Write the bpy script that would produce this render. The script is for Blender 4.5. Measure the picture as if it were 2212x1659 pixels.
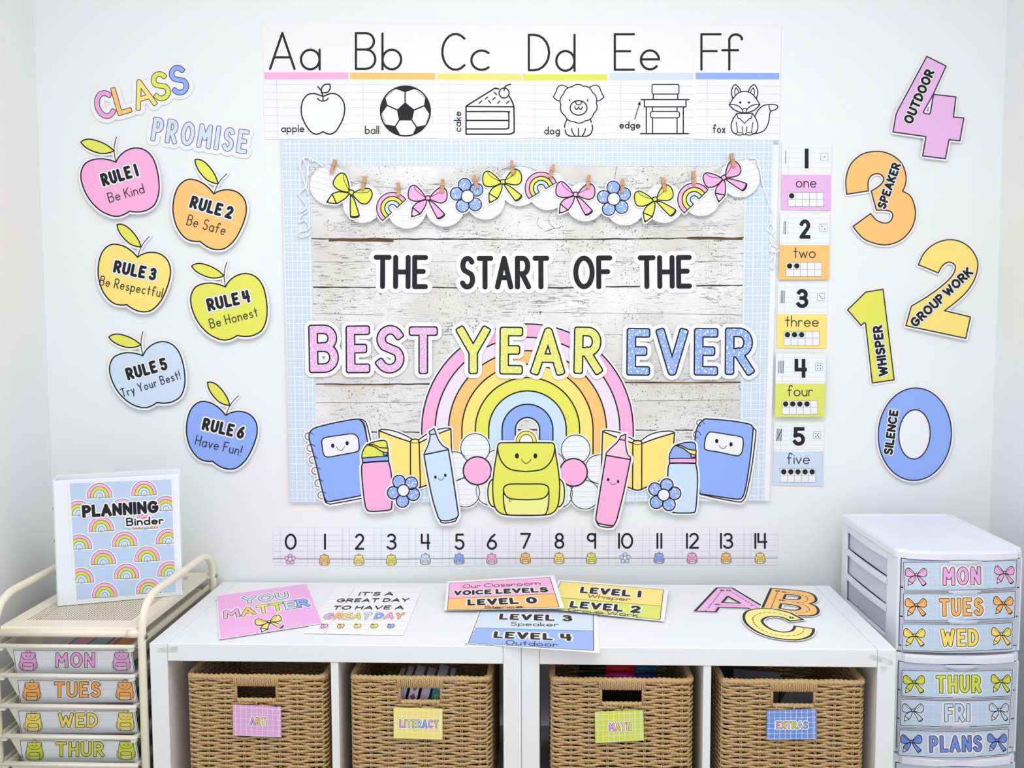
import bpy, math, random
import numpy as np
from mathutils import Vector, Matrix
from mathutils.geometry import delaunay_2d_cdt
from math import sin, cos, pi, radians, sqrt, hypot, atan2

random.seed(7)
scene = bpy.context.scene
for o in list(bpy.data.objects): bpy.data.objects.remove(o)
COL = scene.collection

# ------------------------------------------------------------------ camera
CF = 2084.48
CC = Vector((-0.05349, -2.44346, 1.45756))
_pi, _ya, _ro = 0.07481, 0.01134, -0.0034
FW = Vector((sin(_ya)*cos(_pi), cos(_ya)*cos(_pi), -sin(_pi)))
_r0 = FW.cross(Vector((0, 0, 1))).normalized(); _u0 = _r0.cross(FW)
RT = _r0*cos(_ro)+_u0*sin(_ro); UP = -_r0*sin(_ro)+_u0*cos(_ro)
cd = bpy.data.cameras.new('camera'); cam = bpy.data.objects.new('camera', cd); COL.objects.link(cam)
cd.sensor_fit = 'HORIZONTAL'; cd.sensor_width = 36; cd.lens = CF/2212*36
cam.matrix_world = Matrix(((RT.x, UP.x, -FW.x, CC.x), (RT.y, UP.y, -FW.y, CC.y), (RT.z, UP.z, -FW.z, CC.z), (0, 0, 0, 1)))
scene.camera = cam

# ------------------------------------------------------------------ light
scene.view_settings.view_transform = 'Standard'; scene.view_settings.look = 'None'
scene.view_settings.gamma = 1; scene.view_settings.use_curve_mapping = False
scene.view_settings.exposure = EXPOSURE if 'EXPOSURE' in globals() else 0.0
W = bpy.data.worlds.new('world'); scene.world = W; W.use_nodes = True
W.node_tree.nodes['Background'].inputs[0].default_value = (0.885, 0.95, 1.03, 1)
W.node_tree.nodes['Background'].inputs[1].default_value = 1.25
def area_light(name, loc, aim, sx, sy, power, col):
    l = bpy.data.lights.new(name, 'AREA'); l.shape = 'RECTANGLE'; l.size = sx; l.size_y = sy; l.energy = power; l.color = col
    o = bpy.data.objects.new(name, l); COL.objects.link(o); o.location = loc
    o.rotation_euler = (Vector(aim)-Vector(loc)).to_track_quat('-Z', 'Y').to_euler(); return o
area_light('ceiling_lamp', (0.0, -1.4, 2.58), (0.0, -1.3, 0.0), 1.8, 0.9, 22.5, (1.0, 0.985, 0.97))

# ------------------------------------------------------------------ projection helpers (calibrated positions on real planes)
def ray(px, py): return FW + RT*((px-1106)/CF) - UP*((py-829.5)/CF)
def on_plane(px, py, p0, n, h=0.0):
    d = ray(px, py); return CC + d*(((p0-CC).dot(n)+h)/d.dot(n))
YN = Vector((0, -1, 0)); ZN = Vector((0, 0, 1)); O3 = Vector((0, 0, 0))
def wallp(px, py, h=0.0): return on_plane(px, py, O3, YN, h)

# ------------------------------------------------------------------ materials
def lin(c): return tuple(((v/255)/12.92 if v/255 <= .04045 else ((v/255+.055)/1.055)**2.4) for v in c)
_M = {}
def mat(c, rough=.6, name=None, spec=.3, metal=0., bump=0, bscale=300, coat=0):
    key = (name, tuple(c), rough, metal, bump, spec)
    if key in _M: return _M[key]
    m = bpy.data.materials.new(name or 'paper_ink'); m.use_nodes = True
    nt = m.node_tree; b = nt.nodes['Principled BSDF']
    b.inputs['Base Color'].default_value = (*lin(c), 1); b.inputs['Roughness'].default_value = rough
    b.inputs['Specular IOR Level'].default_value = spec; b.inputs['Metallic'].default_value = metal
    b.inputs['Coat Weight'].default_value = coat
    n = nt.nodes.new('ShaderNodeTexNoise'); n.inputs['Scale'].default_value = bscale; n.inputs['Detail'].default_value = 3
    tc = nt.nodes.new('ShaderNodeTexCoord'); nt.links.new(tc.outputs['Object'], n.inputs['Vector'])
    bp = nt.nodes.new('ShaderNodeBump'); bp.inputs['Strength'].default_value = bump or .02; bp.inputs['Distance'].default_value = .0005
    nt.links.new(n.outputs['Fac'], bp.inputs['Height']); nt.links.new(bp.outputs['Normal'], b.inputs['Normal'])
    _M[key] = m; return m
class NT:
    def __init__(s, name, rough=.6, spec=.3):
        s.m = bpy.data.materials.new(name); s.m.use_nodes = True; s.t = s.m.node_tree; s.b = s.t.nodes['Principled BSDF']
        s.b.inputs['Roughness'].default_value = rough; s.b.inputs['Specular IOR Level'].default_value = spec
        s.tc = s.t.nodes.new('ShaderNodeTexCoord')
    def n(s, ty, **kw):
        x = s.t.nodes.new('ShaderNode'+ty)
        for k, v in kw.items():
            if k in ('operation', 'blend_type', 'data_type', 'feature', 'wave_type', 'bands_direction', 'distance', 'noise_dimensions'): setattr(x, k, v)
            else: x.inputs[k.replace('_', ' ')].default_value = v
        return x
    def l(s, a, b): s.t.links.new(a, b)
    def math(s, op, a, b=None, clamp=False):
        x = s.t.nodes.new('ShaderNodeMath'); x.operation = op; x.use_clamp = clamp
        for i, v in enumerate((a, b)):
            if v is None: continue
            if isinstance(v, (int, float)): x.inputs[i].default_value = v
            else: s.l(v, x.inputs[i])
        return x.outputs[0]
    def mixc(s, f, a, b):
        x = s.t.nodes.new('ShaderNodeMix'); x.data_type = 'RGBA'
        for i, v in ((0, f), (6, a), (7, b)):
            if isinstance(v, (int, float)): x.inputs[i].default_value = v
            elif isinstance(v, tuple): x.inputs[i].default_value = (*lin(v), 1)
            else: s.l(v, x.inputs[i])
        return x.outputs[2]
    def mapped(s, sc=(1, 1, 1), rot=(0, 0, 0), out='Object'):
        x = s.t.nodes.new('ShaderNodeMapping'); x.inputs['Scale'].default_value = sc; x.inputs['Rotation'].default_value = rot
        s.l(s.tc.outputs[out], x.inputs['Vector']); return x.outputs[0]
    def noise(s, vec, scale, detail=3, rough=.5):
        x = s.t.nodes.new('ShaderNodeTexNoise'); x.inputs['Scale'].default_value = scale; x.inputs['Detail'].default_value = detail
        x.inputs['Roughness'].default_value = rough; s.l(vec, x.inputs['Vector']); return x.outputs['Fac']
    def ramp(s, f, lo, hi):
        x = s.t.nodes.new('ShaderNodeMapRange'); x.inputs[1].default_value = lo; x.inputs[2].default_value = hi; s.l(f, x.inputs[0]); return x.outputs[0]
    def col(s, c):
        if isinstance(c, tuple): s.b.inputs['Base Color'].default_value = (*lin(c), 1)
        else: s.l(c, s.b.inputs['Base Color'])
    def bump(s, h, st=.3, d=.001):
        x = s.t.nodes.new('ShaderNodeBump'); x.inputs['Strength'].default_value = st; x.inputs['Distance'].default_value = d
        s.l(h, x.inputs['Height']); s.l(x.outputs[0], s.b.inputs['Normal'])

WHITE = mat((243, 243, 245)); CREAMW = mat((246, 245, 243)); BLACK = mat((25, 26, 29), .55); INK = mat((58, 48, 62))
PINK = mat((252, 180, 224)); ORCHID = mat((238, 188, 236)); LILAC = mat((240, 226, 246)); ORANGE = mat((255, 200, 122))
YELLOW = mat((255, 230, 130)); LIME = mat((232, 233, 98)); LBLUE = mat((206, 228, 248)); SKY = mat((216, 226, 244)); BLUE = mat((148, 178, 252))
LIMEL = mat((240, 243, 150)); RULEL = mat((206, 206, 222)); RULEP = mat((240, 205, 228)); GREYL = mat((150, 150, 158)); LINEB = mat((196, 210, 236))
def speckle(c):
    k = NT('composition_print'); v = k.mapped((1, 1, 1))
    wv = k.n('TexNoise', Scale=60.0, Detail=2.0); k.l(v, wv.inputs['Vector'])
    mx = k.t.nodes.new('ShaderNodeVectorMath'); mx.operation = 'MULTIPLY_ADD'; mx.inputs[1].default_value = (.012, .012, .012)
    k.l(wv.outputs['Color'], mx.inputs[0]); k.l(v, mx.inputs[2])
    vo = k.t.nodes.new('ShaderNodeTexVoronoi'); vo.feature = 'DISTANCE_TO_EDGE'; vo.inputs['Scale'].default_value = 130; k.l(mx.outputs[0], vo.inputs['Vector'])
    e = k.math('LESS_THAN', vo.outputs['Distance'], .13)
    n2 = k.noise(v, 170, 1); g = k.math('GREATER_THAN', n2, .57)
    k.col(k.mixc(k.math('MULTIPLY', e, g), c, (250, 250, 252))); return k.m
SP_PINK = speckle((238, 182, 234)); SP_LIME = speckle((230, 232, 104)); SP_BLUE = speckle((146, 176, 246))

# ------------------------------------------------------------------ object helpers
def new_obj(name, me, parent=None):
    o = bpy.data.objects.new(name, me); COL.objects.link(o)
    if parent is not None:
        o.parent = parent
    return o
def tag(o, label=None, cat=None, group=None, kind=None):
    if label: o['label'] = label
    if cat: o['category'] = cat
    if group: o['group'] = group
    if kind: o['kind'] = kind
    return o
def thing(name, label, cat, loc=(0, 0, 0), rz=0, group=None):
    o = new_obj(name, None); o.location = loc; o.rotation_euler = (0, 0, rz); o.empty_display_size = .05
    return tag(o, label, cat, group)

class MB:
    """collects simple solids into one mesh"""
    def __init__(s): s.v = []; s.f = []; s.m = []; s.mats = []; s.sm = []
    def mi(s, m):
        if m not in s.mats: s.mats.append(m)
        return s.mats.index(m)
    def add(s, vs, fs, m, smooth=False):
        o = len(s.v); s.v += [tuple(v) for v in vs]; k = s.mi(m)
        for f in fs: s.f.append(tuple(i+o for i in f)); s.m.append(k); s.sm.append(smooth)
    def box(s, a, b, m, bev=0):
        (x0, y0, z0), (x1, y1, z1) = a, b
        if bev <= 0:
            vs = [(x, y, z) for z in (z0, z1) for y in (y0, y1) for x in (x0, x1)]
            s.add(vs, [(0, 2, 3, 1), (4, 5, 7, 6), (0, 1, 5, 4), (2, 6, 7, 3), (0, 4, 6, 2), (1, 3, 7, 5)], m); return
        # chamfered box
        vs = []; idx = {}
        for sx in (0, 1):
            for sy in (0, 1):
                for sz in (0, 1):
                    X = (x0, x1)[sx]; Y = (y0, y1)[sy]; Z = (z0, z1)[sz]
                    dx = bev if sx == 0 else -bev; dy = bev if sy == 0 else -bev; dz = bev if sz == 0 else -bev
                    for k, p in enumerate(((X, Y+dy, Z+dz), (X+dx, Y, Z+dz), (X+dx, Y+dy, Z))):
                        idx[(sx, sy, sz, k)] = len(vs); vs.append(p)
        fs = []
        for sx in (0, 1): fs.append([idx[(sx, a, b, 0)] for a, b in ((0, 0), (0, 1), (1, 1), (1, 0))][::(1 if sx == 0 else -1)])
        for sy in (0, 1): fs.append([idx[(a, sy, b, 1)] for a, b in ((0, 0), (1, 0), (1, 1), (0, 1))][::(1 if sy == 0 else -1)])
        for sz in (0, 1): fs.append([idx[(a, b, sz, 2)] for a, b in ((0, 0), (0, 1), (1, 1), (1, 0))][::(1 if sz == 0 else -1)])
        for sy in (0, 1):
            for sz in (0, 1): fs.append([idx[(0, sy, sz, 1)], idx[(1, sy, sz, 1)], idx[(1, sy, sz, 2)], idx[(0, sy, sz, 2)]])
        for sx in (0, 1):
            for sz in (0, 1): fs.append([idx[(sx, 0, sz, 0)], idx[(sx, 1, sz, 0)], idx[(sx, 1, sz, 2)], idx[(sx, 0, sz, 2)]])
        for sx in (0, 1):
            for sy in (0, 1): fs.append([idx[(sx, sy, 0, 0)], idx[(sx, sy, 1, 0)], idx[(sx, sy, 1, 1)], idx[(sx, sy, 0, 1)]])
        for sx in (0, 1):
            for sy in (0, 1):
                for sz in (0, 1): fs.append([idx[(sx, sy, sz, k)] for k in range(3)])
        s.add(vs, fs, m)
    def tube(s, pts, r, m, n=10, closed=False, rz=None, caps=True, twist=0, amp=0):
        pts = [Vector(p) for p in pts]; L = len(pts); rings = []
        T = []
        for i in range(L):
            a = pts[(i-1) % L] if closed or i > 0 else pts[0]; b = pts[(i+1) % L] if closed or i < L-1 else pts[-1]
            t = (b-a); T.append(t.normalized() if t.length > 0 else Vector((0, 0, 1)))
        ref = Vector((0, 0, 1)) if abs(T[0].z) < .9 else Vector((0, 1, 0))
        nrm = (ref-T[0]*ref.dot(T[0])).normalized(); vs = []; acc = 0
        for i in range(L):
            if i: nrm = (nrm-T[i]*nrm.dot(T[i])).normalized(); acc += (pts[i]-pts[i-1]).length
            bn = T[i].cross(nrm)
            for k in range(n):
                a = 2*pi*k/n; rr = r*(1+amp*cos(2*a-twist*acc)) if amp else r
                vs.append(pts[i]+nrm*(rr*cos(a))*(rz or 1)+bn*(rr*sin(a)))
        fs = []
        for i in range(L if closed else L-1):
            j = (i+1) % L
            for k in range(n): fs.append((i*n+k, i*n+(k+1) % n, j*n+(k+1) % n, j*n+k))
        if caps and not closed: fs += [tuple(range(n))[::-1], tuple((L-1)*n+k for k in range(n))]
        s.add(vs, fs, m, True)
    def build(s, name, parent=None, off=None):
        me = bpy.data.meshes.new(name)
        vs = s.v if off is None else [(x-off[0], y-off[1], z-off[2]) for x, y, z in s.v]
        me.from_pydata(vs, [], s.f)
        for m in s.mats: me.materials.append(m)
        me.polygons.foreach_set('material_index', s.m); me.polygons.foreach_set('use_smooth', s.sm); me.update()
        return new_obj(name, me, parent)
def arcpts(fn, a0, a1, n): return [fn(a0+(a1-a0)*i/n) for i in range(n+1)]
def rounded_path(P, r, n=6):
    """polyline with rounded corners"""
    P = [Vector(p) for p in P]; out = [P[0]]
    for i in range(1, len(P)-1):
        a = (P[i-1]-P[i]); b = (P[i+1]-P[i]); k = min(r, a.length*.49, b.length*.49); a.normalize(); b.normalize()
        p0 = P[i]+a*k; p1 = P[i]+b*k
        for j in range(n+1):
            t = j/n; out.append(p0*(1-t)**2+P[i]*2*t*(1-t)+p1*t*t)
    out.append(P[-1]); return out

# ------------------------------------------------------------------ flat print engine
def hull(P):
    P = sorted(set((round(x, 5), round(y, 5)) for x, y in P))
    if len(P) < 3: return P
    def half(Q):
        h = []
        for p in Q:
            while len(h) >= 2 and (h[-1][0]-h[-2][0])*(p[1]-h[-2][1])-(h[-1][1]-h[-2][1])*(p[0]-h[-2][0]) <= 1e-9: h.pop()
            h.append(p)
        return h
    a = half(P); b = half(P[::-1]); return a[:-1]+b[:-1]
def _cdt(polys, cuts=()):
    vs = []; fs = []; es = []
    for p in polys:
        q = []
        for x, y in p:
            if not q or abs(x-q[-1][0])+abs(y-q[-1][1]) > 1e-3: q.append((x, y))
        if len(q) > 1 and abs(q[0][0]-q[-1][0])+abs(q[0][1]-q[-1][1]) < 1e-3: q.pop()
        if len(q) < 3: q = [(p[0][0], p[0][1]), (p[0][0]+.002, p[0][1]), (p[0][0], p[0][1]+.002)]
        ar = sum(q[i][0]*q[(i+1) % len(q)][1]-q[(i+1) % len(q)][0]*q[i][1] for i in range(len(q)))
        if ar < 0: q = q[::-1]
        o = len(vs); vs += [Vector(v) for v in q]; fs.append(list(range(o, o+len(q))))
    if cuts:
        y0 = min(v[1] for v in vs)-1; y1 = max(v[1] for v in vs)+1; x0 = min(v[0] for v in vs); x1 = max(v[0] for v in vs)
        for c in cuts:
            if x0 < c < x1: es.append((len(vs), len(vs)+1)); vs += [Vector((c, y0)), Vector((c, y1))]
    V, E, F, ov, oe, of = delaunay_2d_cdt(vs, es, fs, 0, 1e-4, True)
    return V, F, of
def loops_of(V, keep, tol):
    """outline loops of a set of triangles, nearly straight points dropped"""
    ed = set()
    for t in keep:
        for a, b in ((t[0], t[1]), (t[1], t[2]), (t[2], t[0])): ed.add((a, b))
    nx = {}
    for a, b in ed:
        if (b, a) not in ed: nx.setdefault(a, []).append(b)
    L = []
    while nx:
        a = next(iter(nx)); l = [a]; b = a; pv = None
        while b in nx:
            c = nx[b]
            if len(c) > 1 and pv is not None:      # keep turning the same way where outlines touch
                d0 = atan2(V[b][1]-V[pv][1], V[b][0]-V[pv][0])
                c.sort(key=lambda k: (atan2(V[k][1]-V[b][1], V[k][0]-V[b][0])-d0+pi) % (2*pi))
            n = c.pop()
            if not c: del nx[b]
            pv = b; b = n
            if b == a: break
            l.append(b)
        P = [(V[i][0], V[i][1]) for i in l]
        ch = True
        while ch and len(P) > 3:
            ch = False; Q = []; n = len(P); i = 0
            while i < n:
                a_ = Q[-1] if Q else P[-1]; b_ = P[i]; c_ = P[(i+1) % n]; l_ = hypot(c_[0]-a_[0], c_[1]-a_[1])
                d = abs((c_[0]-a_[0])*(b_[1]-a_[1])-(c_[1]-a_[1])*(b_[0]-a_[0]))/max(l_, 1e-9)
                if d < tol and l_ > 1e-6 and (b_[0]-a_[0])*(c_[0]-b_[0])+(b_[1]-a_[1])*(c_[1]-b_[1]) > 0 and i+1 < n:
                    Q.append(c_); i += 2; ch = True
                else: Q.append(b_); i += 1
            if len(Q) < 3: break
            P = Q
        ar = sum(P[i][0]*P[(i+1) % len(P)][1]-P[(i+1) % len(P)][0]*P[i][1] for i in range(len(P)))/2
        if abs(ar) > 2e-3: L.append((P, ar))
    return L
def region(add, sub=(), clip=(), cuts=(), tol=.012, loops=False):
    polys = list(add)+list(sub)+list(clip); na = len(add); ns = len(sub)
    if len(polys) == 1 and not cuts and not loops:
        V, F, of = _cdt(polys); return [(v[0], v[1]) for v in V], [list(f) for f, o in zip(F, of) if o]
    V, F, of = _cdt(polys); keep = []
    for f, o in zip(F, of):
        if not o or not any(i < na for i in o): continue
        if ns and any(na <= i < na+ns for i in o): continue
        if clip and not any(i >= na+ns for i in o): continue
        keep.append(f)
    L = loops_of(V, keep, tol)
    if loops: return L
    if not L: return [], []
    V, F, of = _cdt([l for l, ar in L], cuts); sg = [ar > 0 for l, ar in L]; used = {}; out = []; T = []
    for f, o in zip(F, of):
        if sum(1 if sg[i] else -1 for i in o) <= 0: continue
        t = []
        for i in f:
            if i not in used: used[i] = len(out); out.append((V[i][0], V[i][1]))
            t.append(used[i])
        T.append(t)
    return out, T
def cr(P, closed, n=5):
    """spline through points; points with a third value are corners"""
    L = len(P)
    if L < 3: return [(p[0], p[1]) for p in P]
    out = []
    rng = range(L if closed else L-1)
    for i in rng:
        p1 = P[i]; p2 = P[(i+1) % L]
        p0 = P[(i-1) % L] if (closed or i > 0) else p1; p3 = P[(i+2) % L] if (closed or i < L-2) else p2
        if len(p1) > 2: p0 = p1
        if len(p2) > 2: p3 = p2
        if len(p1) > 2 and len(p2) > 2: out.append((p1[0], p1[1])); continue
        for k in range(n):
            t = k/n; t2 = t*t; t3 = t2*t
            out.append(tuple(.5*(2*p1[j]+(p2[j]-p0[j])*t+(2*p0[j]-5*p1[j]+4*p2[j]-p3[j])*t2+(3*p1[j]-p0[j]-3*p2[j]+p3[j])*t3) for j in (0, 1)))
    if not closed: out.append((P[-1][0], P[-1][1]))
    return out
def TR(s):
    """'x,y x,y! ...' -> points, ! marks a corner"""
    out = []
    for t in s.split():
        c = t.endswith('!'); x, y = t.rstrip('!').split(','); out.append((float(x), float(y), 1) if c else (float(x), float(y)))
    return out
def SP(s, closed=True, n=5): return cr(TR(s), closed, n)
def circ(cx, cy, r, n=32, ry=None): return [(cx+r*cos(2*pi*i/n), cy+(ry or r)*sin(2*pi*i/n)) for i in range(n)]
def rect(x0, y0, x1, y1): return [(x0, y0), (x1, y0), (x1, y1), (x0, y1)]
def rrect(x0, y0, x1, y1, r, n=5):
    out = []
    for cx, cy, a in ((x1-r, y1-r, 0), (x0+r, y1-r, 90), (x0+r, y0+r, 180), (x1-r, y0+r, 270)):
        out += [(cx+r*cos(radians(a+90*i/n)), cy+r*sin(radians(a+90*i/n))) for i in range(n+1)]
    return out
def compose(A, B):   # apply B then A ; (a,b,c,d,e,f): x'=a x+c y+e, y'=b x+d y+f
    return (A[0]*B[0]+A[2]*B[1], A[1]*B[0]+A[3]*B[1], A[0]*B[2]+A[2]*B[3], A[1]*B[2]+A[3]*B[3],
            A[0]*B[4]+A[2]*B[5]+A[4], A[1]*B[4]+A[3]*B[5]+A[5])
def aff(cx=0, cy=0, s=1, rot=0, ox=0, oy=0, sx=1, sy=1):
    """scale/rotate (deg, clockwise on the picture) about (ox,oy) and move that point to (cx,cy)"""
    a = radians(rot); A = (s*sx*cos(a), s*sx*sin(a), -s*sy*sin(a), s*sy*cos(a), 0, 0)
    return (*A[:4], cx-(A[0]*ox+A[2]*oy), cy-(A[1]*ox+A[3]*oy))
def two(p0, p1, q0, q1):
    """similarity taking p0->q0, p1->q1"""
    a = complex(*p0); b = complex(*p1); c = complex(*q0); d = complex(*q1); m = (d-c)/(b-a); t = c-m*a
    return (m.real, m.imag, -m.imag, m.real, t.real, t.imag)
CR = {1: (0, 0, 3.568), 2: (100, 440, 2.765), 3: (550, 30, 3.8138), 4: (1110, 30, 3.511), 5: (590, 300, 3.6867), 6: (1140, 300, 3.6867),
      7: (610, 660, 3.3185), 8: (1130, 660, 3.3185), 9: (1660, 290, 4.147), 10: (1660, 660, 4.147), 11: (1800, 90, 3.6868), 12: (1800, 500, 2.9636),
      13: (570, 1130, 3.8807), 14: (1120, 1130, 3.8138), 15: (0, 980, 3.95), 16: (0, 1360, 5.2667), 17: (440, 1230, 4.424), 18: (930, 1230, 4.0963),
      19: (1450, 1230, 4.3373), 20: (1790, 1090, 4.8791), 21: (1850, 1390, 6.1105), 22: (300, 1380, 5.0273), 23: (700, 1380, 5.0273),
      24: (1100, 1380, 5.0273), 25: (1500, 1380, 4.8087)}
def crop(k): ox, oy, s = CR[k]; return (1/s, 0, 0, 1/s, ox, oy)
def homog(rectwh, quad):
    w, h = rectwh; A = []; B = []
    for (x, y), (X, Y) in zip(((0, 0), (w, 0), (w, h), (0, h)), quad):
        A.append([x, y, 1, 0, 0, 0, -X*x, -X*y]); B.append(X); A.append([0, 0, 0, x, y, 1, -Y*x, -Y*y]); B.append(Y)
    q = np.linalg.solve(np.array(A), np.array(B))
    return lambda u, v: ((q[0]*u+q[1]*v+q[2])/(q[6]*u+q[7]*v+1), (q[3]*u+q[4]*v+q[5])/(q[6]*u+q[7]*v+1))

class Art:
    DH = .00013
    def __init__(s, place, cuts=()):
        s.place = place; s.parts = {}; s.cur = 'print'; s.M = (1, 0, 0, 1, 0, 0); s.st = []; s.cuts = cuts; s.out = []; s.base = 0; s.tn = 0
    def push(s, A): s.st.append(s.M); s.M = compose(s.M, A); return s
    def pop(s): s.M = s.st.pop()
    def sc(s): return sqrt(abs(s.M[0]*s.M[3]-s.M[1]*s.M[2]))
    def X(s, P): a, b, c, d, e, f = s.M; return [(a*p[0]+c*p[1]+e, b*p[0]+d*p[1]+f) for p in P]
    def part(s, n): s.cur = n; return s
    def _emit(s, V, T, m, lvl, th=0): s.parts.setdefault(s.cur, []).append((V, T, m, lvl+s.base, th))
    # --- polygons in local units, transformed
    def fill(s, polys, m, lvl, sub=(), clip=(), th=0, track=True):
        if polys and not isinstance(polys[0], list): polys = [polys]
        P = [s.X(p) for p in polys]
        if track: s.out += P
        V, T = region(P, [s.X(p) for p in sub], [s.X(p) for p in clip], s.cuts); s._emit(V, T, m, lvl, th)
    def capsules(s, pts, w, closed=False, block=None):
        """convex pieces of a thick line; block = corner radius for squared ends"""
        sc = s.sc(); P = s.X(pts); hw = w*sc/2; N = 8 if hw < 1 else (12 if hw < 5 else 20)
        r = hw if block is None else min(hw, block*sc)
        D = [(cos(2*pi*(k+.5)/N), sin(2*pi*(k+.5)/N)) for k in range(N)]
        Q = [P[0]]
        for p in P[1:]:
            if hypot(p[0]-Q[-1][0], p[1]-Q[-1][1]) > 1e-3: Q.append(p)
        if closed and len(Q) > 2 and hypot(Q[0][0]-Q[-1][0], Q[0][1]-Q[-1][1]) < 1e-2: Q.pop()
        P = Q; L = len(P); out = []
        if L == 1: return [[(P[0][0]+hw*dx, P[0][1]+hw*dy) for dx, dy in D]]
        def kind(i):
            if block is None: return 0
            if not closed and i in (0, L-1): return 1
            a = P[(i-1) % L]; b = P[i]; c = P[(i+1) % L]
            t = abs((atan2(c[1]-b[1], c[0]-b[0])-atan2(b[1]-a[1], b[0]-a[0])+pi) % (2*pi)-pi)
            return 1 if radians(40) < t < radians(112) else 0
        K = [kind(i) for i in range(L)]
        for i in range(L if closed else L-1):
            j = (i+1) % L; p, q = P[i], P[j]; l = hypot(q[0]-p[0], q[1]-p[1]); dx, dy = (q[0]-p[0])/l, (q[1]-p[1])/l; H = []
            for (x, y), kk, sg in ((p, K[i], -1), (q, K[j], 1)):
                if kk:
                    e = hw-r
                    for sn in (-1, 1):
                        bx = x+dx*e*sg-dy*e*sn; by = y+dy*e*sg+dx*e*sn; H += [(bx+r*ux, by+r*uy) for ux, uy in D]
                else: H += [(x+hw*ux, y+hw*uy) for ux, uy in D]
            out.append(hull(H))
        return out
    def emit(s, caps, m, lvl, th=0, clip=(), track=True):
        if track: s.out += caps
        V, T = region(caps, (), clip, s.cuts); s._emit(V, T, m, lvl, th)
    def stroke(s, pts, w, m, lvl, closed=False, block=None, clip=(), track=True):
        s.emit(s.capsules(pts, w, closed, block), m, lvl, clip=[s.X(c) for c in clip], track=track)
    def strokes(s, L, w, m, lvl, clip=(), closed=False, track=True):
        c = []
        for p in L: c += s.capsules(p, w, closed)
        s.emit(c, m, lvl, clip=[s.X(q) for q in clip], track=track)
    def shape(s, poly, m, lvl, ow, om=None, sub=()):
        s.fill(poly, m, lvl, sub=sub)
        if ow: 
            ow *= 1.8; c = s.capsules(poly, ow, True)
            for q in sub: c += s.capsules(q, ow, True)
            s.emit(c, om or BLACK, lvl+1)
    def backing(s, margin, m=None, lvl=-1, th=.0004, extra=(), part='paper', polys=None, sub=()):
        """white cut-out paper: everything drawn so far grown by a margin (sheet units)"""
        s.cur = part; M, s.M = s.M, (1, 0, 0, 1, 0, 0); c = []
        src = (s.out if polys is None else polys)
        L = region(src, loops=True, tol=.08); add = []
        for P, ar in L:
            if ar > 0: add.append(P)
        for P, ar in L:
            n = len(P)
            for i in range(n):
                a, b = P[i], P[(i+1) % n]
                if hypot(a[0]-b[0], a[1]-b[1]) > 1e-3: c += s.capsules([a, b], margin*2)
        holes = []
        for P, ar in L:            # holes wide enough to survive the margin stay open
            if ar < 0:
                Lh = region([P], [q for q in c], loops=True, tol=.05)
                holes += [h for h, r_ in Lh if r_ > 0]
        V2, T2 = region(add+c+list(extra), list(sub)+holes, (), s.cuts, tol=.05)
        # drop tiny interior triangulation by re-meshing the outline
        s._emit(V2, T2, m or WHITE, lvl, th); s.M = M
    def commit(s, name, label, cat, group=None, parent=None, loc=None):
        pts = []
        for L in s.parts.values():
            for V, T, m, lvl, th in L: pts += V
        cx = (min(p[0] for p in pts)+max(p[0] for p in pts))/2; cy = (min(p[1] for p in pts)+max(p[1] for p in pts))/2
        base = Vector(s.place(cx, cy, 0)) if loc is None else Vector(loc)
        root = thing(name, label, cat, base, 0, group) if parent is None else parent
        if parent is not None: base = Vector(parent.location)
        for pn, L in s.parts.items():
            mb = MB()
            for V, T, m, lvl, th in L:
                W3 = [Vector(s.place(x, y, lvl*s.DH))-base for x, y in V]
                mb.add(W3, T, m)
                if th:
                    W4 = [Vector(s.place(x, y, lvl*s.DH-th))-base for x, y in V]
                    cnt = set()
                    for t in T:
                        for a, b in ((t[0], t[1]), (t[1], t[2]), (t[2], t[0])): cnt.add((a, b))
                    be = [(a, b) for a, b in cnt if (b, a) not in cnt]
                    vs = []; fs = []
                    for a, b in be:
                        o = len(vs); vs += [W3[a], W3[b], W4[b], W4[a]]; fs.append((o, o+1, o+2, o+3))
                    mb.add(vs, fs, m); mb.add(W4, [t[::-1] for t in T], m)
            mb.build(pn.split('#')[0], root)
        return root
def wall_place(h=0.0015, g=(0, 0), c=(0, 0)):
    """paper on the back wall; g = tilt away from the wall in metres per pixel about c"""
    def f(u, v, dh): return wallp(u, v, max(.0012, h+g[0]*(u-c[0])+g[1]*(v-c[1]))+dh)
    return f

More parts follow.
